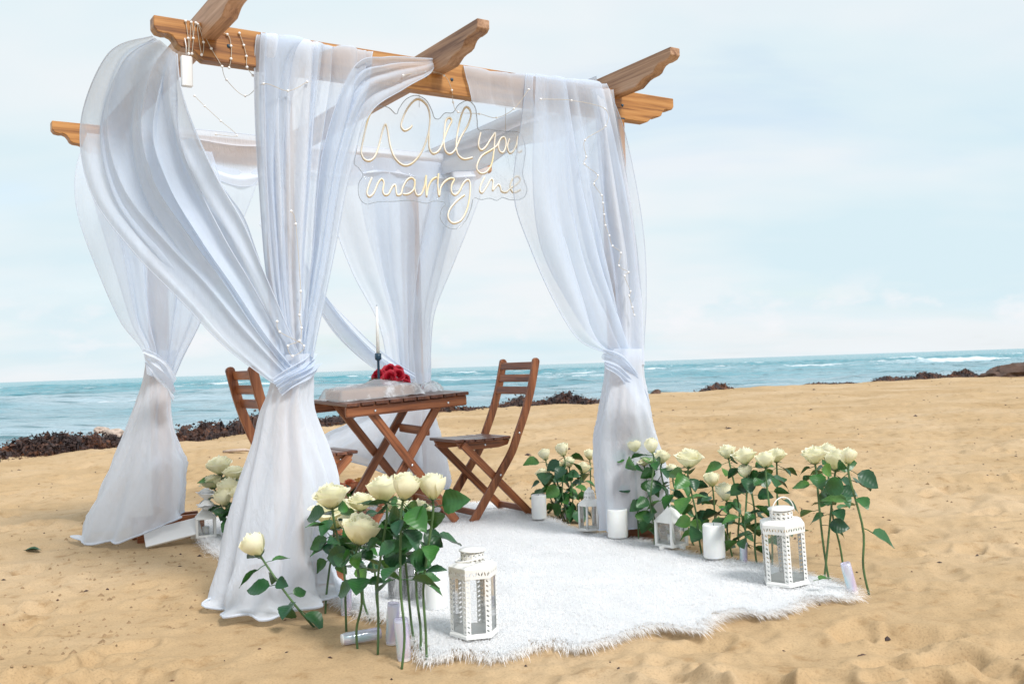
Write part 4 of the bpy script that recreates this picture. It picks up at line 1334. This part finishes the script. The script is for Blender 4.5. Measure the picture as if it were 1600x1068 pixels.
def leaf_mesh(seed):
    rng = random.Random(seed)
    vs, fs = [], []
    n_ = 11
    pet = [(-0.42, 0.0, -0.03), (-0.2, 0.0, 0.01), (0.03, 0, 0)]
    curl = rng.uniform(0.1, 0.5)
    bend = rng.uniform(-0.12, 0.12)
    for i in range(n_):
        t = i / (n_ - 1)
        w_ = 0.40 * math.sin(PI * t ** 0.78) ** 0.85 * (1 - 0.12 * t)
        if i % 2 and 0 < i < n_ - 1: w_ *= 1.07
        for k in (-1, -0.5, 0, 0.5, 1):
            vs.append((t, k * w_ + bend * math.sin(PI * t), 0.16 * abs(k) * w_ * 2.2 - curl * t * t * 0.55 + 0.02 * math.sin(9 * t + 3 * k)))
    for i in range(n_ - 1):
        for k in range(4):
            a = i * 5 + k
            fs.append((a, a + 1, a + 6, a + 5))
    v_, f_ = tube_data(pet, 0.018, 4, base=len(vs))
    return mesh('leaf', vs + v_, fs + f_, MAT_LEAF)


LEAVES = [leaf_mesh(k) for k in range(5)]
SEP = None


def put_leaf(parent, p_, dirv, size, rng):
    d_ = dirv.normalized()
    up = Vector((rng.uniform(-.8, .8), rng.uniform(-1.2, .3), 1))
    m_ = frame(p_, p_ + d_, up)
    o = link('leaf', LEAVES[rng.randrange(5)], parent)
    o.matrix_local = m_ @ Matrix.Rotation(rng.uniform(-0.7, 0.7), 4, 'X') @ Matrix.Scale(size, 4)
    return o


def rose(px, py, bx, by, dia, var, label, group, leaves=8, lsize=0.078, lo=0.35, tilt=0.35, bare=False, seed=None, ddy=0.0):
    rng = random.Random(seed if seed is not None else int(px * 7 + py * 13))
    b_ = GP(bx, by)
    zb = gz(b_.x, b_.y) - 0.01
    t_ = thing('rose', (b_.x, b_.y, zb), label, 'rose', group)
    top = AD(px, py, b_.y + ddy) - Vector((b_.x, b_.y, zb))
    size = dia * (b_.y + ddy) / FOC / 2 * 1.06
    var_m = BLOOMS[var]
    hd = Vector((top.x * 0.8 + rng.uniform(-tilt, tilt) * top.length * .5, top.y * 0.8 + rng.uniform(-tilt, tilt * .4) * top.length * .5, top.z)).normalized()
    neck = top - hd * size * 0.62
    mid = neck * 0.5 + Vector((rng.uniform(-.02, .02), rng.uniform(-.02, .02), 0))
    q3 = neck - hd * 0.05
    path = [Vector(w_) for w_ in crom([list(Vector((0, 0, 0))), list(neck * 0.22 + Vector((rng.uniform(-.008, .008), 0, 0))), list(mid), list(q3), list(neck)], 18)]
    tube('stem', path, 0.0042, MAT_STEM, t_, 6, [1.0] * 14 + [0.95, .9, .95, 1.2])
    if not bare:
        m_ = frame(neck, neck + hd, Vector((rng.uniform(-1, 1), rng.uniform(-1, 1), .2)))
        # local z along the stem
        zax = hd
        xax = zax.orthogonal().normalized()
        yax = zax.cross(xax)
        m_ = Matrix((xax, yax, zax)).transposed().to_4x4()
        m_.translation = neck
        bl = link('bloom', var_m, t_)
        bl.matrix_local = m_ @ Matrix.Rotation(rng.uniform(0, 6.28), 4, 'Z') @ Matrix.Scale(size, 4)
        # calyx
        vs, fs = [], []
        for k in range(5):
            a = k * 2 * PI / 5
            e = Vector((math.cos(a), math.sin(a), 0))
            s_ = Vector((-e.y, e.x, 0))
            j = len(vs)
            vs += [Vector((0, 0, -0.12)), e * 0.28 - s_ * .17 + Vector((0, 0, .02)), e * 0.28 + s_ * .17 + Vector((0, 0, .02)), e * rng.uniform(.55, .75) + Vector((0, 0, rng.uniform(-.1, .3)))]
            fs += [(j, j + 1, j + 2), (j + 1, j + 3, j + 2)]
        link('sepals', mesh('sepals', vs, fs, MAT_STEM), t_, m_ @ Matrix.Scale(size, 4))
    leaves = int(leaves * (1.25 if lsize < 0.076 else 1.3))
    for k in range(leaves):
        tt = lo + (0.95 - lo) * (k + rng.random() * 0.8) / leaves
        f_ = tt * (len(path) - 1)
        i = min(int(f_), len(path) - 2)
        pp = path[i].lerp(path[i + 1], f_ - i)
        a = k * GA + rng.uniform(-.5, .5)
        d_ = Vector((math.cos(a), math.sin(a), rng.uniform(-0.75, 0.45)))
        pet = rng.uniform(0.008, 0.03)
        sz_ = lsize * rng.uniform(0.7, 1.25)
        d_ = d_ + Vector((0, 0, -0.2))
        put_leaf(t_, pp + d_.normalized() * sz_ * 0.40, d_, sz_, rng)
    return t_


G1 = 'long stemmed white roses in the foreground clump'
rose(521, 800, 508, 954, 74, 2, 'big open white rose at the left of the foreground clump, lowest leaf pointing left', G1, 10, 0.072, .56)
rose(517, 775, 541, 984, 56, 3, 'white rose tucked behind the large left bloom of the foreground clump', G1, 8, 0.07, .55)
rose(563, 783, 594, 970, 44, 2, 'small yellowish rose between the big left bloom and the top blooms in front', G1, 8, 0.07, .55)
rose(563, 829, 559, 1014, 64, 1, 'white rose lowest at the centre of the foreground clump', G1, 9, 0.072, .58)
rose(599, 765, 590, 1019, 56, 1, 'tallest white rose in the foreground clump, left of its twin', G1, 10, 0.072, .52)
rose(633, 763, 627, 1040, 52, 4, 'tall white rose just right of the tallest foreground bloom', G1, 10, 0.072, .5)
rose(676, 764, 667, 1035, 47, 0, 'upright white rosebud at the right of the foreground clump, leaves low at right', G1, 7, 0.075, .5, .1)
rose(652, 797, 656, 1023, 46, 3, 'pale yellow rose below the right bud in the foreground clump', G1, 8, 0.072, .56)
rose(618, 790, 649, 1008, 40, 2, 'white rose half hidden at the middle of the foreground clump', G1, 9, 0.072, .52)
rose(545, 818, 579, 964, 36, 4, 'small white rose behind the lowest bloom in the foreground clump', G1, 9, 0.072, .52)
rose(398, 854, 495, 976, 46, 4, 'single leaning white rose in front of the front left curtain', G1, 8, 0.075, .28, .1, seed=4)
G2 = 'white roses behind the front left curtain'
for k, (a, lab) in enumerate(((((343, 727, 368, 838, 42, 3)), 'topmost wide white rose behind the front left curtain'), (((365, 738, 382, 842, 36, 2)), 'white rose nearest the curtain edge in the left clump'),
                              (((330, 752, 366, 838, 34, 2)), 'leftmost yellow centred rose above the small white lantern'), (((357, 762, 376, 846, 40, 1)), 'cream rose drooping at the middle of the left clump'),
                              (((350, 778, 368, 848, 34, 4)), 'lowest cream rosebud of the left clump beside the white ball'), (((374, 770, 388, 850, 34, 3)), 'cream rose partly covered by the curtain in the left clump'))):
    rose(*a, lab, G2, 6, 0.075, .45, .3)
G3 = 'white roses between the right chair and right curtain'
for a, lab in (((851, 711, 884, 812, 22, 4), 'small white rose at the upper left of the back right clump'), ((879, 704, 887, 816, 24, 0), 'highest white rosebud of the clump behind the pillar candle'),
               ((867, 727, 880, 812, 28, 2), 'yellow centred white rose in the middle of the back right clump'), ((847, 740, 876, 808, 22, 1), 'lowest white rose at the left of the back right clump'),
               ((889, 722, 892, 812, 22, 1), 'white rose half hidden right of the highest bud at the back right'), ((921, 711, 936, 800, 20, 4), 'small white bud against the right curtain edge'),
               ((911, 731, 904, 808, 24, 1), 'round white rose above the small round lantern')):
    rose(*a, lab, G3, 8, 0.09, .25, .3)
G4 = 'white roses standing along the right rug edge'
R4 = [((990, 697, 998, 848, 30, 4), 'left one of two tall roses in front of the right curtain', 8), ((1018, 698, 1021, 858, 26, 0), 'narrow cream rosebud, right of two tall roses before the right curtain', 8),
      ((1034, 714, 1050, 850, 28, 1), 'white rose with pinkish edge right of the curtain skirt', 9), ((1006, 720, 1030, 846, 22, 2), 'small white rose hidden under the two tall ones at the right curtain', 7),
      ((1076, 715, 1098, 868, 46, 2), 'largest wide open white rose above the square lantern', 10), ((1050, 735, 1085, 850, 26, 1), 'white rose below and left of the widest bloom', 9),
      ((1112, 750, 1122, 846, 28, 4), 'white rose above the rightmost pillar candle, upper of two', 8), ((1133, 771, 1145, 868, 31, 0), 'lowest tall white rosebud above the rightmost pillar candle', 9),
      ((1136, 706, 1160, 866, 30, 1), 'white rose at the left end of the high row of four', 9), ((1163, 712, 1184, 884, 38, 3), 'wide white rose with creamy centre, second in the high row', 8),
      ((1165, 737, 1166, 884, 26, 4), 'yellowish bud below the second rose of the high row', 8), ((1196, 719, 1206, 888, 34, 1), 'white rose third in the high row, above the tall lantern', 8),
      ((1213, 711, 1226, 868, 32, 3), 'white rose at the right end of the high row behind the lantern', 9)]
for a, lab, nl in R4:
    rose(*a, lab, G4, nl, 0.078, .28, .3)
G5 = 'white roses right of the tall lantern'
rose(1272, 711, 1297, 911, 40, 3, 'left white rose of the pair right of the tall lantern, tilted left', G5, 8, 0.07, .5, .3, ddy=0.0)
rose(1308, 720, 1287, 904, 46, 1, 'right white rose of the pair, biggest and upright right of the tall lantern', G5, 8, 0.07, .5, .15)
rose(1293, 708, 1318, 884, 32, 4, 'white rose half hidden between the rightmost pair', G5, 7, 0.07, .5, .2)
rose(1326, 714, 1358, 926, 30, 4, 'rightmost white rose on the sand with a brownish leaf on its stem', G5, 6, 0.085, .5, .2)

# fallen leaves on the sand and rug
for px, py, lab, sc_ in ((40, 861, 'single green leaf lying on the sand at the left edge', 0.075), (1281, 936, 'dark green leaf lying on the rug corner', 0.06)):
    p_ = GP(px, py)
    o = link('fallen_leaf', LEAVES[1])
    o.matrix_world = Matrix.Translation((p_.x, p_.y, gz(p_.x, p_.y) + (0.07 if px > 100 else 0.006))) @ Matrix.Rotation(rad(20), 4, 'Z') @ Matrix.Scale(sc_, 4)
    tag(o, lab, 'leaf')

# peach and yellow flowers under the table
p_ = GP(556, 792)
fl = thing('flower_basket', (p_.x, p_.y, 0.02), 'low arrangement of peach and yellow roses under the table', 'flowers')
lathe('basket', [(0.0, 0.0), (0.075, 0.0), (0.10, 0.09), (0.09, 0.09), (0.07, 0.02)], MAT_PEACHBOX, fl, 20)
PB = [bloom_mesh('bloom', 300 + k, 0.8, 14, m_, 1.0) for k, m_ in enumerate((MAT_PEACH, MAT_YELP))]
rng = random.Random(3)
for k in range(11):
    a, q = k * GA, 0.15 * math.sqrt((k + .5) / 11)
    o = link('bloom', PB[0 if k % 3 else 1], fl)
    o.matrix_local = Matrix.Translation((q * math.cos(a), q * math.sin(a), 0.14 - q * 0.45)) @ Euler((rng.uniform(-.6, .6), rng.uniform(-.6, .6), a)).to_matrix().to_4x4() @ Matrix.Scale(0.04, 4)
for k in range(16):
    a = k * GA
    put_leaf(fl, Vector((0.09 * math.cos(a), 0.09 * math.sin(a), 0.08)), Vector((math.cos(a), math.sin(a), rng.uniform(-.2, .9))), 0.07, rng)

# ------------------------------------------------------------------ lanterns
def pierced(p00, p10, p01, p11, nw, nh, mat_unused, hole, vs, fs, th):
    """sheet metal strip with a grid of lozenge holes, thickness th along its normal"""
    nrm_ = (p10 - p00).cross(p01 - p00).normalized() * th

    def pt(s_, t_):
        return p00.lerp(p10, s_).lerp(p01.lerp(p11, s_), t_)
    for i in range(nw):
        for j in range(nh):
            s0, s1, t0, t1 = i / nw, (i + 1) / nw, j / nh, (j + 1) / nh
            cs, ct = (s0 + s1) / 2, (t0 + t1) / 2
            hw, hh = (s1 - s0) * hole / 2, (t1 - t0) * hole / 2
            sk = (s1 - s0) * 0.22 * (1 if i % 2 else -1)
            o_ = [pt(s0, t0), pt(s1, t0), pt(s1, t1), pt(s0, t1)]
            i_ = [pt(cs - hw * .35 - sk, ct - hh), pt(cs + hw - sk * .2, ct - hh * .2), pt(cs + hw * .35 + sk, ct + hh), pt(cs - hw + sk * .2, ct + hh * .2)]
            b_ = len(vs)
            vs += o_ + i_ + [q + nrm_ for q in i_]
            for k in range(4):
                k2 = (k + 1) % 4
                fs.append((b_ + k, b_ + k2, b_ + 4 + k2, b_ + 4 + k))
                fs.append((b_ + 4 + k, b_ + 4 + k2, b_ + 8 + k2, b_ + 8 + k))


def hexp(r_, k, z_, n_=6, ph=0.0):
    a = 2 * PI * (k + ph) / n_
    return Vector((r_ * math.cos(a), r_ * math.sin(a), z_))


def big_lantern(px, py, Ht, Rd, label, tilt=(0, 0), rz=0.0, zoff=0.03, handle=1):
    b_ = GP(px, py)
    t_ = thing('lantern', (b_.x, b_.y, zoff), label, 'lantern', 'white candle lanterns on the rug')
    t_.rotation_euler = (tilt[0], tilt[1], rz)
    hb, ht = 0.05 * Ht, 0.66 * Ht
    # base and body rails
    lathe('base', [(0.0, 0.0), (Rd * 1.05, 0.0), (Rd * 1.05, 0.03 * Ht), (Rd * 0.98, hb), (0.0, hb)], MAT_WHITE, t_, 6, smooth=False)
    sw = Rd * 0.19
    for k in range(6):
        vs, fs = [], []
        a_, c_, q_ = hexp(Rd, k, 0), hexp(Rd, k + 1, 0), hexp(Rd, k - 1, 0)
        for s_, e_ in ((a_, a_ + (c_ - a_).normalized() * sw), (a_ + (q_ - a_).normalized() * sw, a_)):
            pierced(s_ + Vector((0, 0, hb)), e_ + Vector((0, 0, hb)), s_ + Vector((0, 0, ht)), e_ + Vector((0, 0, ht)), 1, 11, None, 0.62, vs, fs, -0.002)
        link('corner_post', mesh('corner_post', vs, fs, MAT_WHITE, False), t_)
    vs, fs = [], []
    for k in range(6):
        a_, c_ = hexp(Rd * 1.03, k, 0), hexp(Rd * 1.03, (k + 1) % 6, 0)
        pierced(a_ + Vector((0, 0, ht)), c_ + Vector((0, 0, ht)), a_ + Vector((0, 0, ht + 0.105 * Ht)), c_ + Vector((0, 0, ht + 0.105 * Ht)), 8, 1, None, 0.55, vs, fs, -0.003)
    link('pierced_band', mesh('pierced_band', vs, fs, MAT_WHITE, False), t_)
    z1 = ht + 0.105 * Ht
    lathe('roof', [(Rd * 1.03, z1), (Rd * 1.02, z1 + 0.012 * Ht), (Rd * 0.85, z1 + 0.035 * Ht), (Rd * 0.55, z1 + 0.05 * Ht)], MAT_WHITE, t_, 6, smooth=False)
    vs, fs = [], []
    rn, z2, z3 = Rd * 0.5, z1 + 0.05 * Ht, z1 + 0.155 * Ht
    for k in range(14):
        pierced(hexp(rn, k, z2, 14), hexp(rn, k + 1, z2, 14), hexp(rn, k, z3, 14), hexp(rn, k + 1, z3, 14), 1, 2, None, 0.6, vs, fs, -0.002)
    link('chimney', mesh('chimney', vs, fs, MAT_WHITE, False), t_)
    zc = z3 + 0.015 * Ht
    lathe('cap', [(0, zc + 0.03 * Ht), (rn * 0.6, zc + 0.022 * Ht), (rn * 1.12, zc + 0.004), (rn * 1.12, zc), (0, zc)], MAT_WHITE, t_, 20)
    vs, fs = [], []
    for k in range(4):
        a = k * PI / 2
        v_, f_ = tube_data([(rn * .8 * math.cos(a), rn * .8 * math.sin(a), z3 - 0.004), (rn * .8 * math.cos(a), rn * .8 * math.sin(a), zc + 0.003)], 0.0025, 5, base=len(vs))
        vs += v_; fs += f_
    link('cap_pin', mesh('cap_pin', vs, fs, MAT_WHITE), t_)
    hp = []
    for k in range(15):
        a = PI * k / 14
        if handle == 1:
            hp.append((rn * 1.2 * math.cos(a), -0.012, z3 - 0.01 + 0.062 * math.sin(a) * Ht / 0.3))
        else:
            hp.append((rn * 1.15 * math.cos(a) - 0.05 * math.sin(a), -0.02 - 0.06 * math.sin(a), z3 - 0.012))
    tube('handle', hp, 0.0022, MAT_WHITE, t_, 6)
    vs, fs = [], []
    for k in range(6):
        j = len(vs)
        vs += [hexp(Rd * .965, k, hb), hexp(Rd * .965, k + 1, hb), hexp(Rd * .965, k + 1, ht), hexp(Rd * .965, k, ht)]
        fs.append((j, j + 1, j + 2, j + 3))
    link('glass_pane', mesh('glass_pane', vs, fs, MAT_GLASS, False), t_)
    return t_


big_lantern(742, 1003, 0.278, 0.076, 'tall white pierced hexagonal lantern in the foreground beside the rose clump', (rad(1), 0), rad(14), 0.03, 2)
big_lantern(1229, 920, 0.292, 0.085, 'tall white pierced hexagonal lantern at the right rug edge with handle raised', (rad(2), rad(-4)), rad(22), 0.03, 1)


def small_lantern(px, py):
    b_ = GP(px, py)
    t_ = thing('lantern', (b_.x, b_.y, 0.03), 'small white lantern with a domed slotted top beside the right curtain', 'lantern', 'white candle lanterns on the rug', rad(10))
    Rd, Ht = 0.058, 0.21
    lathe('base', [(0, 0), (Rd, 0), (Rd, 0.012), (0, 0.012)], MAT_WHITE, t_, 6, smooth=False)
    for k in range(6):
        tube('corner_post', [hexp(Rd * .95, k, .01), hexp(Rd * .95, k, .125)], 0.006, MAT_WHITE, t_, 4)
    lathe('roof', [(Rd * 1.05, 0.122), (Rd * 1.05, 0.130), (Rd * .85, 0.143), (Rd * .5, 0.155)], MAT_WHITE, t_, 6, smooth=False)
    vs, fs = [], []
    prof = [(0.030, 0.153), (0.029, 0.175), (0.024, 0.192), (0.012, 0.203)]
    for i in range(3):
        for k in range(12):
            pierced(hexp(prof[i][0], k, prof[i][1], 12), hexp(prof[i][0], k + 1, prof[i][1], 12), hexp(prof[i + 1][0], k, prof[i + 1][1], 12), hexp(prof[i + 1][0], k + 1, prof[i + 1][1], 12), 1, 1, None, .5 if i < 2 else .1, vs, fs, -.0015)
    link('dome', mesh('dome', vs, fs, MAT_WHITE, False), t_)
    lathe('finial', [(0.0, 0.215), (0.008, 0.21), (0.013, 0.202), (0.0, 0.2)], MAT_WHITE, t_, 12)
    vs, fs = [], []
    for k in range(6):
        j = len(vs)
        vs += [hexp(Rd * .9, k, .012), hexp(Rd * .9, k + 1, .012), hexp(Rd * .9, k + 1, .123), hexp(Rd * .9, k, .123)]
        fs.append((j, j + 1, j + 2, j + 3))
    link('glass_pane', mesh('glass_pane', vs, fs, MAT_GLASS, False), t_)


small_lantern(923, 836)


def house_lantern(px, py, w_, hgt, label, rz):
    b_ = GP(px, py)
    t_ = thing('lantern', (b_.x, b_.y, 0.03), label, 'lantern', 'white candle lanterns on the rug', rz)
    lathe('base', [(0, 0), (w_ * .72, 0), (w_ * .72, 0.012), (0, 0.012)], MAT_WHITE, t_, 4, smooth=False, phase=.5)
    for sx in (-1, 1):
        for sy in (-1, 1):
            plank('corner_post', Vector((sx * w_ * .45, sy * w_ * .45, .01)), Vector((sx * w_ * .45, sy * w_ * .45, hgt * .62)), .013, .013, MAT_WHITE, t_, Vector((1, 0, 0)), .001)
    for k in range(4):
        m_ = Matrix.Rotation(k * PI / 2, 4, 'Z')
        q = plank('rail', Vector((-w_ * .38, -w_ * .45, hgt * .58)), Vector((w_ * .38, -w_ * .45, hgt * .58)), .010, .014, MAT_WHITE, t_, bev=.001)
        q.matrix_local = m_ @ q.matrix_local
    lathe('roof', [(w_ * .74, hgt * .62), (w_ * .74, hgt * .65), (w_ * .2, hgt * .94), (0.0, hgt)], MAT_WHITE, t_, 4, smooth=False, phase=.5)
    vs, fs = [], []
    for k in range(4):
        m_ = Matrix.Rotation(k * PI / 2, 3, 'Z')
        j = len(vs)
        vs += [m_ @ Vector(q) for q in ((-w_ * .4, -w_ * .43, .012), (w_ * .4, -w_ * .43, .012), (w_ * .4, -w_ * .43, hgt * .6), (-w_ * .4, -w_ * .43, hgt * .6))]
        fs.append((j, j + 1, j + 2, j + 3))
    link('glass_pane', mesh('glass_pane', vs, fs, MAT_GLASS, False), t_)
    lathe('candle', [(0, .013), (.018, .013), (.018, .05), (0, .05)], MAT_WAX, t_, 16)
    return t_


house_lantern(1050, 862, 0.105, 0.175, 'white house shaped square lantern with a pyramid roof at the rug edge', rad(38))
house_lantern(322, 846, 0.10, 0.15, 'small square white lantern behind the front left curtain', rad(20))
# white paper ball on the left lantern
p_ = AD(322, 779, GP(322, 846).y - 0.04)
pb = thing('paper_flower_ball', p_, 'round white ruffled paper ball beside the left clump of roses', 'paper ball')
for k in range(2):
    o = link('ruffle', bloom_mesh('ruffle', 400 + k, 0.9, 20, MAT_WHITEP, 1.0), pb)
    o.matrix_local = Matrix.Rotation(PI * k, 4, 'X') @ Matrix.Scale(0.05, 4)


# ------------------------------------------------------------------ candles, jars and film tubes
def candle(px, py, w_, hgt, label, zoff=0.03):
    b_ = GP(px, py)
    t_ = thing('pillar_candle', (b_.x, b_.y, zoff), label, 'candle', 'white pillar candles on the rug')
    R_ = w_ / 2
    lathe('wax', [(0, 0), (R_ * .97, 0), (R_, .004), (R_, hgt - .006), (R_ * .94, hgt), (R_ * .7, hgt - .006), (0, hgt - .01)], MAT_WAX, t_, 28)
    tube('wick', [(0, 0, hgt - .012), (.001, 0, hgt + .004)], .0012, MAT_BLUE, t_, 5)


candle(843, 818, .082, .13, 'white pillar candle on the rug behind the right chair, farthest one')
candle(966, 848, .098, .135, 'white pillar candle between the small lantern and the square lantern')
candle(1117, 881, .092, .14, 'white pillar candle between the square lantern and the tall right lantern')
candle(683, 962, .078, .12, 'white pillar candle behind the foreground rose stems')


def film_tube(px, py, d_, ln, label, axis=(0, 0, 1), zoff=0.0):
    b_ = GP(px, py)
    t_ = thing('film_tube', (b_.x, b_.y, gz(b_.x, b_.y) + zoff), label, 'plastic tube', 'iridescent plastic tubes on the sand')
    z_ = Vector(axis).normalized()
    x_ = z_.orthogonal().normalized()
    m_ = Matrix((x_, z_.cross(x_), z_)).transposed().to_4x4()
    o = lathe('sleeve', [(d_ * .42, 0), (d_ * .5, ln * .1), (d_ * .5, ln * .92), (d_ * .46, ln), (d_ * .43, ln * .98), (d_ * .44, ln * .1)], MAT_IRI, t_, 14)
    o.matrix_local = m_
    o = lathe('end_cap', [(0, -.002), (d_ * .43, -.002), (d_ * .43, .006), (0, .006)], MAT_PLASTIC, t_, 14)
    o.matrix_local = m_


film_tube(1334, 930, .038, .115, 'iridescent clear tube on the sand between the rightmost rose stems', (-0.22, 0.05, 1))
film_tube(1162, 884, .034, .105, 'iridescent clear tube beside the rose stems left of the tall right lantern', (0.03, 0, 1))
film_tube(884, 810, .034, .10, 'turquoise iridescent tube among the back right roses', (0.1, 0, 1))
film_tube(632, 1028, .045, .125, 'iridescent clear tube upright at the front of the foreground stems', (-.06, 0, 1))
film_tube(612, 1004, .042, .13, 'iridescent clear tube upright just behind the front one in the foreground', (.08, 0, 1))
film_tube(535, 1010, .04, .125, 'iridescent clear tube lying on the sand by the foreground stems', (.9, .42, .02), 0.024)
film_tube(541, 958, .04, .11, 'iridescent clear tube standing between the curtain hem and foreground roses', (.03, 0, 1))
for px, py, lab in ((622, 944, 'clear glass cylinder holder, left one behind the foreground stems'), (646, 948, 'clear glass cylinder holder, right one behind the foreground stems')):
    b_ = GP(px, py)
    t_ = thing('glass_holder', (b_.x, b_.y, 0.03), lab, 'candle holder', 'glass cylinder holders on the rug')
    lathe('glass', [(0, .001), (.036, .001), (.038, .13), (.035, .13), (.033, .008), (0, .008)], MAT_GLASS, t_, 24)
    lathe('tea_light', [(0, .01), (.019, .01), (.019, .026), (0, .026)], MAT_WAX, t_, 16)

# white boards at the back left post
p_ = GP(270, 851)
wb = thing('white_board', (p_.x, p_.y, 0.03), 'short white board leaning at the foot of the back left curtain', 'board')
plank('board', Vector((-.13, -.04, .01)), Vector((.13, .05, .06)), .10, .014, MAT_PLASTIC, wb, Vector((.3, -1, .9)), .002)

# ------------------------------------------------------------------ things on the table
Tm = tb.matrix_basis.copy()


def on_table(x_, y_, z_=0.0):
    return tb.location + tb.rotation_euler.to_matrix() @ Vector((x_, y_, TZ + z_))


tr = thing('gift_tray', on_table(0.05, 0.12), 'low peach tray under crumpled clear plastic on the table', 'tray')
tr.rotation_euler = tb.rotation_euler
bm = bmesh.new()
bmesh.ops.create_cube(bm, size=1, matrix=Matrix.Translation((.20, .13, .027)) @ Matrix.Diagonal((.42, .24, .05, 1)))
bevel(bm, .006)
link('tray', bm_mesh('tray', bm, MAT_PEACHBOX), tr)
# crumpled cover with real creases
n_ = 44
xs, ys = np.meshgrid(np.linspace(-.045, .46, n_), np.linspace(-.02, .28, n_))
ex = np.minimum(np.minimum(xs + .045, .46 - xs), np.minimum(ys + .02, .28 - ys))
zc = np.minimum(ex * 2.0, .060) + .012 * np.abs(vnoise(xs * 16, ys * 16, 70)) + .012 * vnoise(xs * 34 + ys * 20, ys * 34, 71) + .03 * np.exp(-((xs - .26) / .1) ** 2 - ((ys - .14) / .1) ** 2)
zc = np.maximum(zc, .002)
i = np.arange(n_ - 1)[:, None] * n_ + np.arange(n_ - 1)[None, :]
f_ = np.stack([i, i + 1, i + n_ + 1, i + n_], -1).reshape(-1, 4)
link('plastic_cover', mesh_np('plastic_cover', np.stack([xs.ravel(), ys.ravel(), zc.ravel()], -1), f_, MAT_WRAP, True), tr)

cs = thing('candlestick', on_table(0.335, 0.32), 'tall dark blue candlestick with a thin white taper candle on the table', 'candlestick')
lathe('stand', [(0, 0), (.042, 0), (.042, .006), (.010, .016), (.007, .03), (.007, .19), (.010, .195), (.018, .198), (.018, .232), (.014, .232), (.012, .21), (0, .21)], MAT_BLUE, cs, 20)
tube('taper', [(0, 0, .205), (0, 0, .35), (0, 0, .49)], .0105, MAT_WAX, cs, 12, [1, .8, .5])
tube('wick', [(0, 0, .488), (.001, 0, .50)], .0012, MAT_BLUE, cs, 5)

bq = thing('red_rose_bouquet', on_table(0.40, 0.36, 0.02), 'bouquet of deep red roses lying on the table behind the tray', 'bouquet')
RB = [bloom_mesh('bloom', 500 + k, 1.25, 13, MAT_REDP, 0.85) for k in range(2)]
rng = random.Random(9)
for k, (x_, y_, z_, s_) in enumerate(((-.05, .0, .10, .040), (.02, .02, .125, .046), (.075, -.02, .09, .050), (.03, -.05, .075, .052), (.11, .03, .06, .044), (-.02, .06, .09, .042), (.125, -.04, .035, .036), (.07, .05, .115, .044), (-.035, -.04, .055, .034))):
    o = link('bloom', RB[k % 2], bq)
    d_ = Vector((x_ - .02, -0.10, z_ - .02)).normalized()
    o.matrix_local = Matrix.Translation((x_ * .85, y_ * .85, z_ * .85)) @ d_.to_track_quat('Z', 'Y').to_matrix().to_4x4() @ Matrix.Scale(s_ * .82, 4)
for k in range(9):
    put_leaf(bq, Vector((-.05 + .012 * k, -.02, .05)), Vector((rng.uniform(-1.2, .1), rng.uniform(-.8, 0), rng.uniform(-.5, .4))), .065, rng)
tube('stem', [(.0, 0, .06), (-.06, .02, .03), (-.16, .03, .012)], .009, MAT_STEM, bq, 7)

gw = thing('clear_wrap_ribbon', on_table(0.60, 0.22), 'crumpled clear cellophane wrap at the right of the table top', 'cellophane')
n_ = 22
th_ = np.linspace(0, 2 * PI, n_)
rr_ = np.linspace(0.05, 1, 9)
TT, RR = np.meshgrid(th_, rr_)
hz = .055 * (1 - RR ** 2) + .03 * vnoise(np.cos(TT) * 4 * RR, np.sin(TT) * 4 * RR, 80) + .02 * np.abs(vnoise(TT * 3, RR * 4, 81))
rx_ = .06 * RR * (1 + .3 * np.sin(5 * TT))
i = np.arange(8)[:, None] * n_ + np.arange(n_ - 1)[None, :]
f_ = np.stack([i, i + 1, i + n_ + 1, i + n_], -1).reshape(-1, 4)
link('cellophane', mesh_np('cellophane', np.stack([(rx_ * np.cos(TT)).ravel(), (rx_ * np.sin(TT)).ravel(), np.maximum(hz, .002).ravel()], -1), f_, MAT_WRAP, True), gw)
